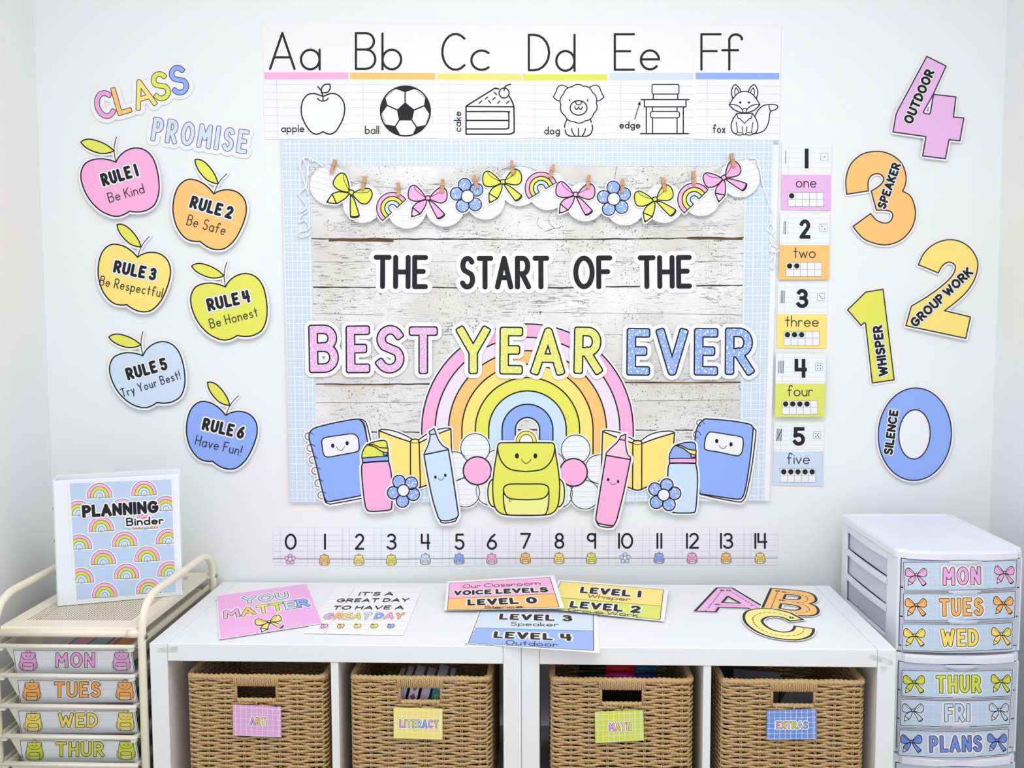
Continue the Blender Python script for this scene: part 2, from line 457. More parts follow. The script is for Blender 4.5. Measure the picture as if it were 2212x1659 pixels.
# ------------------------------------------------------------------ stroke lettering
GL = {
'A': (.7, "M0 0 L.35 1 L.7 0 M.12 .32 L.58 .32"), 'B': (.58, "M0 0 L0 1 L.3 1 A.3 .77 .24 .23 90 -90 L0 .54 M.3 .54 A.3 .27 .28 .27 90 -90 L0 0"),
'C': (.66, "A.37 .5 .37 .5 48 312"), 'D': (.62, "M0 0 L0 1 L.16 1 A.16 .5 .46 .5 90 -90 L0 0"), 'E': (.5, "M.5 1 L0 1 L0 0 L.5 0 M0 .52 L.4 .52"),
'F': (.5, "M.5 1 L0 1 L0 0 M0 .52 L.4 .52"), 'G': (.72, "A.37 .5 .37 .5 50 350 L.72 .47 L.42 .47"), 'H': (.58, "M0 0 L0 1 M.58 0 L.58 1 M0 .5 L.58 .5"),
'I': (0, "M0 0 L0 1"), 'K': (.56, "M0 0 L0 1 M.54 1 L0 .42 M.16 .57 L.56 0"), 'L': (.48, "M0 1 L0 0 L.48 0"), 'M': (.78, "M0 0 L.04 1 L.39 .38 L.74 1 L.78 0"),
'N': (.6, "M0 0 L0 1 L.6 0 L.6 1"), 'O': (.74, "A.37 .5 .37 .5 0 360"), 'P': (.54, "M0 0 L0 1 L.28 1 A.28 .73 .26 .27 90 -90 L0 .46"),
'R': (.58, "M0 0 L0 1 L.28 1 A.28 .73 .26 .27 90 -90 L0 .46 M.24 .46 L.58 0"), 'S': (.56, "A.3 .76 .25 .24 28 228 L.44 .46 A.28 .26 .28 .26 45 -152"),
'T': (.6, "M0 1 L.6 1 M.3 1 L.3 0"), 'U': (.6, "M0 1 L0 .3 A.3 .3 .3 .3 180 360 L.6 1"), 'V': (.64, "M0 1 L.32 0 L.64 1"),
'W': (.92, "M0 1 L.23 0 L.46 .78 L.69 0 L.92 1"), 'X': (.58, "M0 1 L.58 0 M.58 1 L0 0"), 'Y': (.62, "M0 1 L.31 .45 L.62 1 M.31 .45 L.31 0"),
'0': (.6, "A.3 .5 .3 .5 0 360"), '1': (0, "M0 0 L0 1"), '2': (.54, "A.27 .73 .26 .27 160 -38 L0 0 L.54 0"), '3': (.52, "A.25 .76 .23 .24 150 -80 L.2 .53 M.2 .53 L.25 .53 A.25 .265 .27 .265 90 -152"),
'4': (.56, "M.0 1 L0 .42 L.56 .42 M.46 1 L.46 0"), '5': (.54, "M.5 1 L.06 1 L.04 .56 L.2 .61 A.25 .305 .29 .305 90 -150"),
'6': (.54, "M.44 1 L.2 .76 L.04 .45 A.27 .29 .27 .29 165 525"), '7': (.52, "M0 1 L.52 1 L.16 0"), '8': (.52, "A.26 .76 .22 .24 0 360 M.52 .26 A.26 .26 .26 .26 0 360"),
'9': (.5, "A.25 .74 .25 .26 0 360 M.5 1 L.5 0"),
'a': (.52, "A.26 .275 .26 .275 0 360 M.52 .55 L.52 0"), 'b': (.52, "M0 1 L0 0 M.52 .275 A.26 .275 .26 .275 0 360"), 'c': (.46, "A.26 .275 .26 .275 48 312"),
'd': (.52, "A.26 .275 .26 .275 0 360 M.52 1 L.52 0"), 'e': (.52, "M.02 .29 L.52 .29 A.26 .275 .26 .275 3 318"), 'f': (.42, "M.42 .86 A.29 .84 .14 .16 20 180 L.15 0 M0 .55 L.34 .55"),
'g': (.52, "A.26 .275 .26 .275 0 360 M.52 .55 L.52 -.08 A.27 -.08 .25 .22 0 -140"), 'h': (.44, "M0 1 L0 0 M0 .3 A.22 .3 .22 .25 180 0 L.44 0"),
'i': (0, "M0 .55 L0 0 M0 .78 L0 .8"), 'k': (.38, "M0 1 L0 0 M.36 .55 L0 .2 M.13 .32 L.38 0"), 'l': (0, "M0 1 L0 0"),
'n': (.44, "M0 .55 L0 0 M0 .3 A.22 .3 .22 .25 180 0 L.44 0"), 'm': (.76, "M0 .55 L0 0 M0 .3 A.19 .32 .19 .23 180 0 L.38 0 M.38 .3 A.57 .32 .19 .23 180 0 L.76 0"), 'o': (.54, "A.27 .275 .27 .275 0 360"), 'p': (.52, "M0 .55 L0 -.35 M.52 .275 A.26 .275 .26 .275 0 360"),
'r': (.34, "M0 .55 L0 0 M0 .3 A.2 .33 .2 .22 180 45"), 's': (.4, "A.21 .42 .17 .13 30 225 L.31 .25 A.2 .14 .2 .14 45 -150"), 't': (.36, "M.18 .92 L.18 0 M0 .6 L.36 .6"),
'u': (.44, "M0 .55 L0 .24 A.22 .24 .22 .24 180 360 L.44 .55 M.44 .3 L.44 0"), 'v': (.44, "M0 .55 L.22 0 L.44 .55"), 'w': (.72, "M0 .55 L.18 0 L.36 .5 L.54 0 L.72 .55"),
'x': (.42, "M0 .55 L.42 0 M.42 .55 L0 0"), 'y': (.46, "M0 .55 L.24 0 M.46 .55 L.1 -.32"), '!': (0, "M0 1 L0 .3 M0 .01 L0 .03"), "'": (0, "M0 1 L0 .78"), '.': (0, "M0 0 L0 .02")}
_GC = {}
def glyph(ch):
    """-> width, list of (points, closed)"""
    if ch in _GC: return _GC[ch]
    w, s = GL[ch]; t = s.replace('M', ' M ').replace('L', ' L ').replace('A', ' A ').split(); i = 0; out = []; cur = []
    while i < len(t):
        c = t[i]; i += 1
        if c == 'M':
            if len(cur) > 1: out.append(cur)
            cur = [(float(t[i]), float(t[i+1]))]; i += 2
        elif c == 'L': cur.append((float(t[i]), float(t[i+1]))); i += 2
        else:
            cx, cy, rx, ry, a0, a1 = map(float, t[i:i+6]); i += 6
            if abs(a1-a0) >= 360: 
                if len(cur) == 1: cur = []
            n = max(5, int(abs(a1-a0)/17)); cur += [(cx+rx*cos(radians(a0+(a1-a0)*k/n)), cy+ry*sin(radians(a0+(a1-a0)*k/n))) for k in range(n+1)]
    if len(cur) > 1: out.append(cur)
    _GC[ch] = (w, out); return _GC[ch]
def layout(s, p0, p1, h, w, up=None, gap=.09, space=.34):
    """skeleton strokes of a word set between p0 and p1 (outer extents, baseline bottom)"""
    dx, dy = p1[0]-p0[0], p1[1]-p0[1]; L = hypot(dx, dy); ux, uy = dx/L, dy/L
    if up is None: up = (uy, -ux)
    else: k = hypot(*up); up = (up[0]/k, up[1]/k)
    n = len([c for c in s if c != ' ']); gw = sum(glyph(c)[0] for c in s if c != ' '); H = h-w
    nsp = s.count(' '); fixed = n*w+gap*h*max(0, n-1)+nsp*space*h
    xs = max(.02, (L-fixed)/(gw*H)) if gw else 1; x = 0; out = []; first = True
    if not gw: x = (L-fixed)/2
    for c in s:
        if c == ' ': x += space*h; continue
        g, st = glyph(c)
        if not first: x += gap*h
        first = False; x += w/2; gl = []
        for P in st:
            gl.append([(p0[0]+ux*(x+px*xs*H)+up[0]*(w/2+py*H), p0[1]+uy*(x+px*xs*H)+up[1]*(w/2+py*H)) for px, py in P])
        out.append(gl); x += g*xs*H+w/2
    return out
def text(a, s, p0, p1, h, w, m, lvl, block=None, **k):
    cur = a.cur; a.tn += 1
    for i, gl in enumerate(layout(s, p0, p1, h, w, **k)):
        c = []
        for P in gl: c += a.capsules(P, w, False, block)
        a.cur = 'letter#%d.%d' % (a.tn, i); a.emit(c, m, lvl)
    a.cur = cur
def otext(a, s, p0, p1, h, w, cols, lvl, b, mg, block=None, oc=None, back=True, edge=None, **k):
    """outlined sticker lettering: white border, ink outline, coloured fill"""
    G = layout(s, p0, p1, h, w, **k); c0 = []; ce = []; cur = a.cur; a.tn += 1
    for i, gl in enumerate(G):
        cc = []; c1 = []
        for P in gl:
            c1 += a.capsules(P, w, False, block); cc += a.capsules(P, w-2*b, False, None if block is None else max(.2, block-b))
            if back: c0 += a.capsules(P, w+2*mg)
            if edge: ce += a.capsules(P, w+2*mg+2*edge[0])
        a.cur = 'letter#%d.%d' % (a.tn, i); a.emit(cc, cols[i % len(cols)] if isinstance(cols, (list, tuple)) else cols, lvl+2)
        a.emit(c1, oc or BLACK, lvl+1)
    a.cur = 'letter_border#%d' % a.tn
    if back: a.emit(c0, WHITE, lvl)
    if edge: a.emit(ce, edge[1], lvl-1)
    a.cur = cur
def gbox(a, ch, x0, y0, x1, y1, w, m, lvl, block=None):
    """one glyph filling an outer box (y down)"""
    g, st = glyph(ch); P = [p for q in st for p in q]; a0 = min(p[0] for p in P); a1 = max(p[0] for p in P); b0 = min(p[1] for p in P); b1 = max(p[1] for p in P)
    c = []
    for q in st:
        pts = [((x0+x1)/2 if a1-a0 < .01 else x0+w/2+(p[0]-a0)/(a1-a0)*(x1-x0-w), y1-w/2-(p[1]-b0)/(b1-b0)*(y1-y0-w)) for p in q]
        c += a.capsules(pts, w, False, block)
    a.emit(c, m, lvl)

# ================================================================== ROOM
WX0, WX1, CZ = -1.197, 1.206, 2.62
WALLM = NT('wall_paint', .75, .2); WALLM.col((242, 243, 243)); WALLM.bump(WALLM.noise(WALLM.mapped((1, 1, 1)), 180, 4), .05, .0006); WALLM = WALLM.m
def room_box(name, a, b, m):
    mb = MB(); mb.box(a, b, m); o = mb.build(name); tag(o, kind='structure'); return o
room_box('wall_back', (WX0-.1, 0, 0), (WX1+.1, .1, CZ), WALLM)
room_box('wall_left', (WX0-.1, -3.0, 0), (WX0, 0, CZ), WALLM)
room_box('wall_right', (WX1, -3.0, 0), (WX1+.1, 0, CZ), WALLM)
room_box('ceiling', (WX0-.1, -3.0, CZ), (WX1+.1, .1, CZ+.1), mat((245, 245, 245), .8, 'ceiling_paint'))
FLOORM = NT('floor_vinyl', .5, .3); FLOORM.col(FLOORM.mixc(FLOORM.noise(FLOORM.mapped((1, 8, 1)), 6, 4), (176, 160, 140), (196, 182, 162))); FLOORM = FLOORM.m
room_box('floor', (WX0-.1, -3.0, -.1), (WX1+.1, .1, 0), FLOORM)

# ================================================================== CUBE SHELVES
SA = -0.04607; SO = Vector((0, -.042, 0)); SD = .461; ST = .0375; SH = .77; SM = .007
SHELFM = mat((240, 241, 243), .38, 'white_laminate', .4, bump=.02, bscale=60)
EDGEG = mat((176, 180, 186), .7, 'panel_joint')
def sw(x, y, z): return Vector((x*cos(SA)-y*sin(SA), x*sin(SA)+y*cos(SA), z))+SO
def s_loc(P): p = Vector(P)-SO; return Vector((p.x*cos(SA)+p.y*sin(SA), -p.x*sin(SA)+p.y*cos(SA), p.z))
SFN = (sw(0, -1, 0)-sw(0, 0, 0)).normalized()
def shelf(x0, x1, label):
    t = thing('cube_shelf', label, 'shelf', SO, SA)
    def part(n, a, b, bev=.0012): mb = MB(); mb.box(a, b, SHELFM, bev); return mb.build(n, t)
    g = .0006
    part('side_panel', (x0+.0004, -SD, 0), (x0+ST, 0, SH)); part('side_panel', (x1-ST, -SD, 0), (x1-.0004, 0, SH))
    part('top_panel', (x0+ST+g, -SD, SH-ST), (x1-ST-g, 0, SH-.0003))
    part('bottom_panel', (x0+ST+g, -SD, 0), (x1-ST-g, 0, ST))
    xm = (x0+x1)/2; part('divider', (xm-.008, -SD+.002, ST+g), (xm+.008, -.002, SH-ST-g), .0006)
    for a, b in ((x0+ST+g, xm-.0086), (xm+.0086, x1-ST-g)): part('shelf_board', (a, -SD+.002, .385), (b, -.002, .401), .0006)
    return t
SL = shelf(-.77, SM, 'white two-column cube shelf on the left, holding the ART and LITERACY baskets')
SR = shelf(SM, .77, 'white two-column cube shelf on the right, holding the MATH and EXTRAS baskets')
TAPE = NT('old_tape', .8, .1); _v = TAPE.mapped(); TAPE.col((206, 209, 206))
TAPE.l(TAPE.math('MULTIPLY', TAPE.ramp(TAPE.noise(_v, 90, 3), .25, .75), .55), TAPE.b.inputs['Alpha']); TAPE = TAPE.m
def tape_mark(par, k, poly):
    mb = MB(); M = crop(k); off = SO
    p0 = sw(0, -SD, 0); vs = []
    for x, y in poly:
        P = on_plane(M[0]*x+M[4], M[3]*y+M[5], p0, SFN, .0004); vs.append(s_loc(P))
    mb.add(vs, [tuple(range(len(vs)))], TAPE); o = mb.build('tape_residue', par); o['label'] = 'scruffy strip of old tape residue'
tape_mark(SR, 25, [(1810, 150), (2065, 225), (2060, 280), (1805, 205)])
tape_mark(SR, 25, [(1925, 285), (1995, 290), (1990, 345), (1950, 335)])
tape_mark(SL, 22, [(200, 100), (430, 80), (420, 150), (205, 145)])

# ================================================================== BASKETS
ROPE = NT('twisted_paper_rope', .85, .15)
_v = ROPE.mapped((1, 1, 1)); _w = ROPE.t.nodes.new('ShaderNodeTexWave'); _w.wave_type = 'BANDS'; _w.bands_direction = 'DIAGONAL'
_w.inputs['Scale'].default_value = 95; _w.inputs['Distortion'].default_value = 3; _w.inputs['Detail'].default_value = 2; ROPE.l(_v, _w.inputs['Vector'])
_n = ROPE.noise(_v, 60, 4); _c = ROPE.mixc(_n, (200, 165, 116), (226, 195, 147)); ROPE.col(ROPE.mixc(ROPE.math('MULTIPLY', _w.outputs['Fac'], .3), _c, (156, 124, 84)))
ROPE.bump(_w.outputs['Fac'], .6, .0015); ROPE = ROPE.m
BW, BD, BH = .287, .37, .2985
def make_basket(label):
    t = thing('woven_basket', label, 'basket', (0, 0, 0), SA, 'woven rope baskets in the cube shelves')
    rnd = random.Random(3); w2 = BW/2; sp = BW/7.5; mb = MB()
    # path around the basket: x, y, nx, ny, s
    def path(step):
        r = .012; out = []; seg = [((-w2, 0), (w2, 0)), ((w2, 0), (w2, BD)), ((w2, BD), (-w2, BD)), ((-w2, BD), (-w2, 0))]
        s = 0
        for (ax, ay), (bx, by) in seg:
            L = hypot(bx-ax, by-ay); ux, uy = (bx-ax)/L, (by-ay)/L; n = int(L/step)
            for i in range(n):
                d = L*i/n; inset = 0
                if d < r: inset = (r-d)*.5
                if L-d < r: inset = (r-(L-d))*.5
                if ay == 0 and by == 0 and step > .003:
                    for e in (-.0435, .0435):
                        if ax+ux*(d-L/n) < e <= ax+ux*d and i: out.append((e, 0, uy, -ux, s+e-ax))
                out.append((ax+ux*d-uy*inset, ay+uy*d+ux*inset, uy, -ux, s+d))
            s += L
        return out
    base = path(sp/5); rows = int((BH-.007)/.00545)
    for k in range(rows):
        z0 = .004+k*.00545; ph = pi*(k % 2); jit = rnd.uniform(-.0006, .0006); run = []; runs = []
        j2 = rnd.uniform(0, 6)
        for (x, y, nx, ny, s) in base:
            if y < .001 and abs(x) < .043 and BH-.054 < z0 < BH-.006:
                if run: runs.append(run); run = []
                continue
            u = s/sp*pi; a = cos(u+ph); off = .0034*a; dz = -.0013*cos(2*u)*(1 if k % 4 < 2 else -1)*.5+jit+.0005*sin(s*40+j2)
            run.append((x+nx*off, y+ny*off, z0+dz))
        if run: runs.append(run)
        if len(runs) == 1: mb.tube(runs[0], .0027, ROPE, 5, closed=True)
        else:
            if len(runs) > 1: runs = [runs[-1]+runs[0]]+runs[1:-1]
            for r_ in runs:
                if len(r_) > 1: mb.tube(r_, .0027, ROPE, 5)
    tag(mb.build('woven_wall', t), kind='stuff')
    # upright stakes (double cords)
    mb = MB(); peri = 2*(BW+BD); n = int(round(peri/sp)); full = path(.002)
    for i in range(n):
        s = i*sp; p = min(full, key=lambda q: abs(q[4]-s))
        top = BH-.055 if (p[1] < .001 and abs(p[0]) < .043) else BH-.006
        for d in (-.0016, .0016):
            tx, ty = -p[3], p[2]; mb.tube([(p[0]+tx*d, p[1]+ty*d, .002), (p[0]+tx*d, p[1]+ty*d, top)], .0014, ROPE, 5)
    tag(mb.build('stakes', t), kind='stuff')
    # rim rope
    mb = MB(); rp = [(x, y, BH-.004+.0006*sin(s*90)) for x, y, nx, ny, s in path(.0016)]
    mb.tube(rp, .0058, ROPE, 8, closed=True, twist=620, amp=.2); mb.build('rim', t)
    # wrapped grip and the lower edge of the hand hole
    mb = MB()
    mb.box((-.045, -.003, BH-.022), (.045, .004, BH-.004), ROPE)
    for i in range(24):
        x = -.046+i*.0040+rnd.uniform(-.0003, .0003); tl = rnd.uniform(-.0008, .0008)
        loop = [(x+tl*sin(a), .0005-.0062*cos(a), BH-.012+.0115*sin(a)) for a in [2*pi*q/14 for q in range(14)]]
        mb.tube(loop, .00185, ROPE, 6, closed=True)
    mb.build('handle_grip', t)
    mb = MB(); mb.tube([(x, -.001, BH-.0535) for x in [(-.041+.082*q/60) for q in range(61)]], .0045, ROPE, 8, twist=620, amp=.2)
    for sx in (-1, 1): mb.tube([(sx*.0435, -.001, BH-.056), (sx*.0435, -.001, BH-.005)], .0032, ROPE, 6)
    for x in (-.036, 0, .036): mb.tube([(x, -.0045, BH-.049), (x+.001, -.0065, BH-.056), (x, -.004, BH-.0645)], .0022, ROPE, 6)
    mb.build('hand_hole_edge', t)
    mb = MB(); mb.box((-w2+.006, .006, 0), (w2-.006, BD-.006, .004), ROPE); mb.build('base', t)
    return t
BLOC = []
def place_basket(t, pxc, yl):
    P = on_plane(pxc, 1560, sw(0, yl, 0), SFN); q = s_loc(P); t.location = sw(q.x, yl, .4015); BLOC.append(t); return t
def dup_thing(root, label=None):
    r = root.copy(); COL.objects.link(r)
    if label: r['label'] = label
    for ch in list(root.children):
        c = ch.copy(); COL.objects.link(c); c.parent = r
        for g in ch.children: d = g.copy(); COL.objects.link(d); d.parent = c
    return r
BYL = -SD+.012
b1 = make_basket('woven rope basket with the pink ART card, leftmost of the four')
b2 = dup_thing(b1, 'woven rope basket with the yellow LITERACY card, packed with notebooks')
b3 = dup_thing(b1, 'woven rope basket with the lime MATH card, a row of pens showing inside')
b4 = dup_thing(b1, 'woven rope basket with the blue EXTRAS card, rightmost of the four')
for b, x in ((b1, 556), (b2, 909), (b3, 1343), (b4, 1712)): place_basket(b, x, BYL)
b1.rotation_euler.z = SA+.0; b4.rotation_euler.z = SA-.0

# ---- things in the baskets
def bpt(b, x, y, z): return b.matrix_basis @ Vector((x, y, z))
def slab(name, label, cat, b, x, y, z, sx, sy, sz, lean, cover, group=None, stripe=None):
    t = thing(name, label, cat, bpt(b, x, y, z), SA, group)
    mb = MB(); mb.box((-sx/2, -sy/2, 0), (-sx/2+.0008, sy/2, sz), cover); mb.box((sx/2-.0008, -sy/2, 0), (sx/2, sy/2, sz), cover)
    mb.box((-sx/2, -sy/2, 0), (sx/2, -sy/2+.0008, sz), cover); c = mb.build('cover', t)
    mb = MB(); mb.box((-sx/2+.001, -sy/2+.001, .002), (sx/2-.001, sy/2-.002, sz-.002), mat((225, 225, 230), .8, 'page_block')); mb.build('pages', t)
    if stripe:
        mb = MB()
        for q in range(7): z0 = sz-.012-q*.022; mb.add([(-sx*.32, -sy/2-.0006, z0), (0, -sy/2-.0006, z0+.009), (sx*.32, -sy/2-.0006, z0), (0, -sy/2-.0006, z0-.009)], [(0, 1, 2, 3)], stripe)
        mb.build('spine_pattern', t)
    t.rotation_euler = (0, lean, SA); return t
GP = 'notebooks standing in the LITERACY basket'
slab('notebook', 'dark grey notebook, leftmost in the LITERACY basket', 'notebook', b2, -.117, .07, .006, .012, .10, .276, .24, mat((70, 72, 84)), GP)
slab('notebook', 'slim white notebook right of the dark grey one in the LITERACY basket', 'notebook', b2, -.100, .07, .006, .013, .10, .279, .24, mat((196, 192, 214)), GP)
slab('notebook', 'white notebook with purple diamonds on its spine in the LITERACY basket', 'notebook', b2, -.078, .07, .006, .019, .10, .281, .24, mat((206, 202, 220)), GP, mat((120, 84, 130)))
slab('notebook', 'pale grey notebook left of the teal one in the LITERACY basket', 'notebook', b2, -.053, .07, .006, .018, .10, .277, .24, mat((188, 186, 204)), GP)
slab('notebook', 'teal notebook with gold lines in the LITERACY basket', 'notebook', b2, -.028, .07, .006, .022, .10, .283, .24, mat((28, 140, 160)), GP, mat((150, 160, 90)))
slab('notebook', 'lilac notebook right of the teal one in the LITERACY basket', 'notebook', b2, -.006, .07, .006, .011, .10, .276, .24, mat((180, 184, 220)), GP)
slab('book', 'brown book with a red band leaning in the ART basket', 'book', b1, .098, .16, .006, .024, .16, .275, .18, mat((110, 86, 52)), None, mat((190, 30, 34)))
t = thing('pen_box', 'black pen box standing in the MATH basket', 'box', bpt(b3, 0, .10, .006), SA)
mb = MB(); mb.box((-.075, 0, 0), (.075, .03, .235), mat((24, 24, 28), .4)); mb.build('box_body', t)
def pen(label, x, z, c1, c2):
    t = thing('marker_pen', label, 'pen', bpt(b3, x, .098, z), SA, 'marker pens in the MATH basket')
    mb = MB(); mb.tube([(-.085, -.006, 0), (.02, -.006, 0)], .0062, mat((22, 22, 26), .3), 10); mb.build('barrel', t)
    mb = MB(); mb.tube([(-.028+.0, -.006, 0), (.034, -.006, 0)], .0072, mat(c1, .25), 10); mb.build('cap', t)
    mb = MB(); mb.tube([(.036, -.006, 0), (.082, -.006, 0)], .006, mat(c2, .3), 10); mb.build('tail', t)
pen('red marker pen lying topmost in the MATH basket', 0, .286, (190, 20, 34), (20, 90, 130))
pen('magenta marker pen lying under the red one in the MATH basket', 0, .270, (176, 24, 120), (30, 40, 110))
pen('black marker pen lying lowest in the MATH basket', 0, .254, (24, 24, 30), (40, 30, 100))
t = thing('storage_tray', 'dark grey plastic tray in the EXTRAS basket', 'tray', bpt(b4, -.055, .09, .02), SA)
mb = MB(); mb.box((-.07, 0, 0), (.03, .004, .262), mat((98, 98, 100), .5)); mb.box((-.07, .2, 0), (.03, .204, .262), mat((98, 98, 100), .5)); mb.box((-.07, .004, 0), (.03, .2, .004), mat((98, 98, 100), .5)); mb.build('tray_body', t); t.rotation_euler = (0, .08, SA)
t = thing('pencil_pouch', 'grey dotted pouch with yellow flecks in the EXTRAS basket', 'pouch', bpt(b4, .048, .08, .12), SA)
mb = MB(); mb.add([(-.055, 0, 0), (.065, 0, 0), (.065, .02, .06), (.02, .02, .135), (-.02, .02, .14), (-.05, .02, .09), (-.055, .06, 0), (.065, .06, 0), (.065, .06, .06), (.02, .05, .13), (-.02, .05, .135), (-.05, .06, .09)],
  [(0, 1, 2, 3, 4, 5), (6, 11, 10, 9, 8, 7), (0, 6, 7, 1), (1, 7, 8, 2), (2, 8, 9, 3), (3, 9, 10, 4), (4, 10, 11, 5), (5, 11, 6, 0)], mat((128, 128, 140), .6)); mb.build('pouch_body', t)
mb = MB()
for x, z, c in ((-.03, .05, (60, 60, 70)), (0, .03, (60, 60, 70)), (.03, .06, (60, 60, 70)), (.005, .085, (220, 210, 70)), (-.015, .075, (220, 210, 70)), (.045, .03, (60, 60, 70)), (-.04, .02, (60, 60, 70))):
    mb.tube([(x, .02*z/.06-.001 if z < .06 else .018, z), (x, .02*z/.06-.002 if z < .06 else .017, z+.001)], .006, mat(c), 8)
mb.build('dots', t)

# ================================================================== CART
CREAM = mat((240, 236, 214), .35, 'cream_enamel', .45); PLAST = mat((238, 236, 222), .4, 'cream_plastic', .4)
KO = Vector((-.7865, -.03, 0)); KA = -.045; KW = .314; KD = .435
def kw(x, y, z): return Vector((x*cos(KA)-y*sin(KA), x*sin(KA)+y*cos(KA), z))+KO
KFN = (kw(0, -1, 0)-kw(0, 0, 0)).normalized()
cart = thing('drawer_cart', 'cream metal trolley of plastic drawers left of the cube shelves', 'cart', KO, KA)
for x in (0, -KW):
    mb = MB(); P = rounded_path([(x, -KD, .02), (x, -KD, .858), (x, 0, .858), (x, 0, .02)], .085, 9); mb.tube(P, .0085, CREAM, 14); mb.build('side_frame', cart)
STEEL = mat((150, 152, 160), .25, 'steel', .5, 1.0)
for x, y, z in ((0, -KD, .783), (0, 0, .792)):
    mb = MB(); mb.tube([(x+.008, y, z), (x+.0105, y, z)], .0052, STEEL, 12); mb.tube([(x+.0103, y, z), (x+.0108, y, z)], .002, BLACK, 6); mb.build('bolt', cart)
PERF = NT('perforated_cream_metal', .4, .4); PERF.col((240, 234, 208))
_s = PERF.t.nodes.new('ShaderNodeSeparateXYZ'); PERF.l(PERF.tc.outputs['Object'], _s.inputs[0])
def _cell(o, p): return PERF.math('SUBTRACT', PERF.math('FRACT', PERF.math('DIVIDE', o, p)), .5)
_a = _cell(_s.outputs[0], .0062); _b = _cell(_s.outputs[1], .0062)
_d = PERF.math('SQRT', PERF.math('ADD', PERF.math('MULTIPLY', _a, _a), PERF.math('MULTIPLY', _b, _b)))
PERF.l(PERF.math('GREATER_THAN', _d, .33), PERF.b.inputs['Alpha']); PERF = PERF.m
mb = MB(); zt = on_plane(150, 1352, kw(0, -KD+.012, 0), KFN).z
mb.box((-KW+.012, -KD+.006, zt-.0012), (-.012, -.385, zt), CREAM); mb.box((-KW+.012, -.04, zt-.0012), (-.012, -.004, zt), CREAM)
mb.box((-KW+.012, -.385, zt-.0012), (-KW+.042, -.04, zt), CREAM); mb.box((-.042, -.385, zt-.0012), (-.012, -.04, zt), CREAM)
mb.box((-KW+.011, -KD+.006, zt-.014), (-KW+.0125, -.004, zt+.0004), CREAM); mb.box((-.0125, -KD+.006, zt-.014), (-.011, -.004, zt+.0004), CREAM)
ZR = on_plane(150, 1370, kw(0, -KD-.006, 0), KFN).z; mb.add([(-KW+.012, -KD+.006, zt), (-.012, -KD+.006, zt), (-.012, -KD, ZR), (-KW+.012, -KD, ZR)], [(0, 1, 2, 3)], CREAM)
mb.build('top_shelf', cart)
mb = MB(); mb.add([(-KW+.042, -.385, zt-.0006), (-.042, -.385, zt-.0006), (-.042, -.04, zt-.0006), (-KW+.042, -.04, zt-.0006)], [(0, 1, 2, 3)], PERF); mb.build('perforated_plate', cart)
ZR = on_plane(150, 1370, kw(0, -KD-.006, 0), KFN).z
for y in (-KD, 0):
    mb = MB(); mb.tube([(-KW+.004, y, ZR), (-.004, y, ZR)], .0078, CREAM, 14)
    mb.tube([(-.030, y, ZR), (-.008, y, ZR)], .0086, CREAM, 14); mb.build('cross_rail', cart)
KZ = [on_plane(150, q, kw(0, -KD-.016, 0), KFN).z for q in (1395.5, 1459.5, 1525.5, 1591.5, 1651.5)]; KZ += [KZ[-1]-.0615*i for i in (1, 2, 3, 4)]
for i, z in enumerate(KZ):
    for sx, x in ((1, -KW+.008), (-1, -.008)):
        mb = MB(); xa, xb = sorted((x, x+sx*.012)); mb.box((xa, -KD+.004, z-.010), (xb, -.004, z-.0085), CREAM); xc, xd = sorted((x, x+sx*.0015)); mb.box((xc, -KD+.004, z-.010), (xd, -.004, z+.004), CREAM); mb.build('drawer_runner', cart)
    x0, x1 = -KW+.013, -.013; y0, y1 = -KD-.016, -.02
    mb = MB(); fl = .0075
    mb.tube([(x0-.002, y0+.002, z-.002), (x1+.002, y0+.002, z-.002)], .0042, PLAST, 8); mb.box((x0, y0, z-.006), (x1, y0+.012, z), PLAST, .001)
    mb.box((x0, y0+.012, z-.006), (x0+.009, y1, z-.003), PLAST); mb.box((x1-.009, y0+.012, z-.006), (x1, y1, z-.003), PLAST); mb.box((x0, y1-.01, z-.006), (x1, y1, z-.003), PLAST)
    for xx in (x0, x1-.012): mb.box((xx, y0+.001, z-.012), (xx+.012, y0+.010, z-.005), PLAST, .001)
    # tapered bin
    a = (x0+.012, x1-.012, y0+.010, y1-.010); b = (x0+.026, x1-.026, y0+.026, y1-.026); zb = z-.054
    def ring(q, zz, e=0): return [(q[0]+e, q[2]+e, zz), (q[1]-e, q[2]+e, zz), (q[1]-e, q[3]-e, zz), (q[0]+e, q[3]-e, zz)]
    vs = ring(a, z-.004)+ring(b, zb)+ring(a, z-.004, .0015)+ring(b, zb+.0015, .0015)
    fs = [(k, (k+1) % 4, 4+(k+1) % 4, 4+k) for k in range(4)]+[(8+k, 12+k, 12+(k+1) % 4, 8+(k+1) % 4) for k in range(4)]+[(4, 5, 6, 7), (15, 14, 13, 12)]+[(k, 8+k, 8+(k+1) % 4, (k+1) % 4) for k in range(4)]
    mb.add(vs, fs, PLAST); mb.build('drawer', cart)
def kface(i):
    """plane of the sloping drawer front i"""
    y0 = -KD-.016; z = KZ[i]; A = kw(0, y0+.010, z-.004); B = kw(0, y0+.026, z-.054); C_ = kw(-.2, y0+.010, z-.004)
    n = (B-A).cross(C_-A).normalized(); n = n if n.y < 0 else -n; return A, n
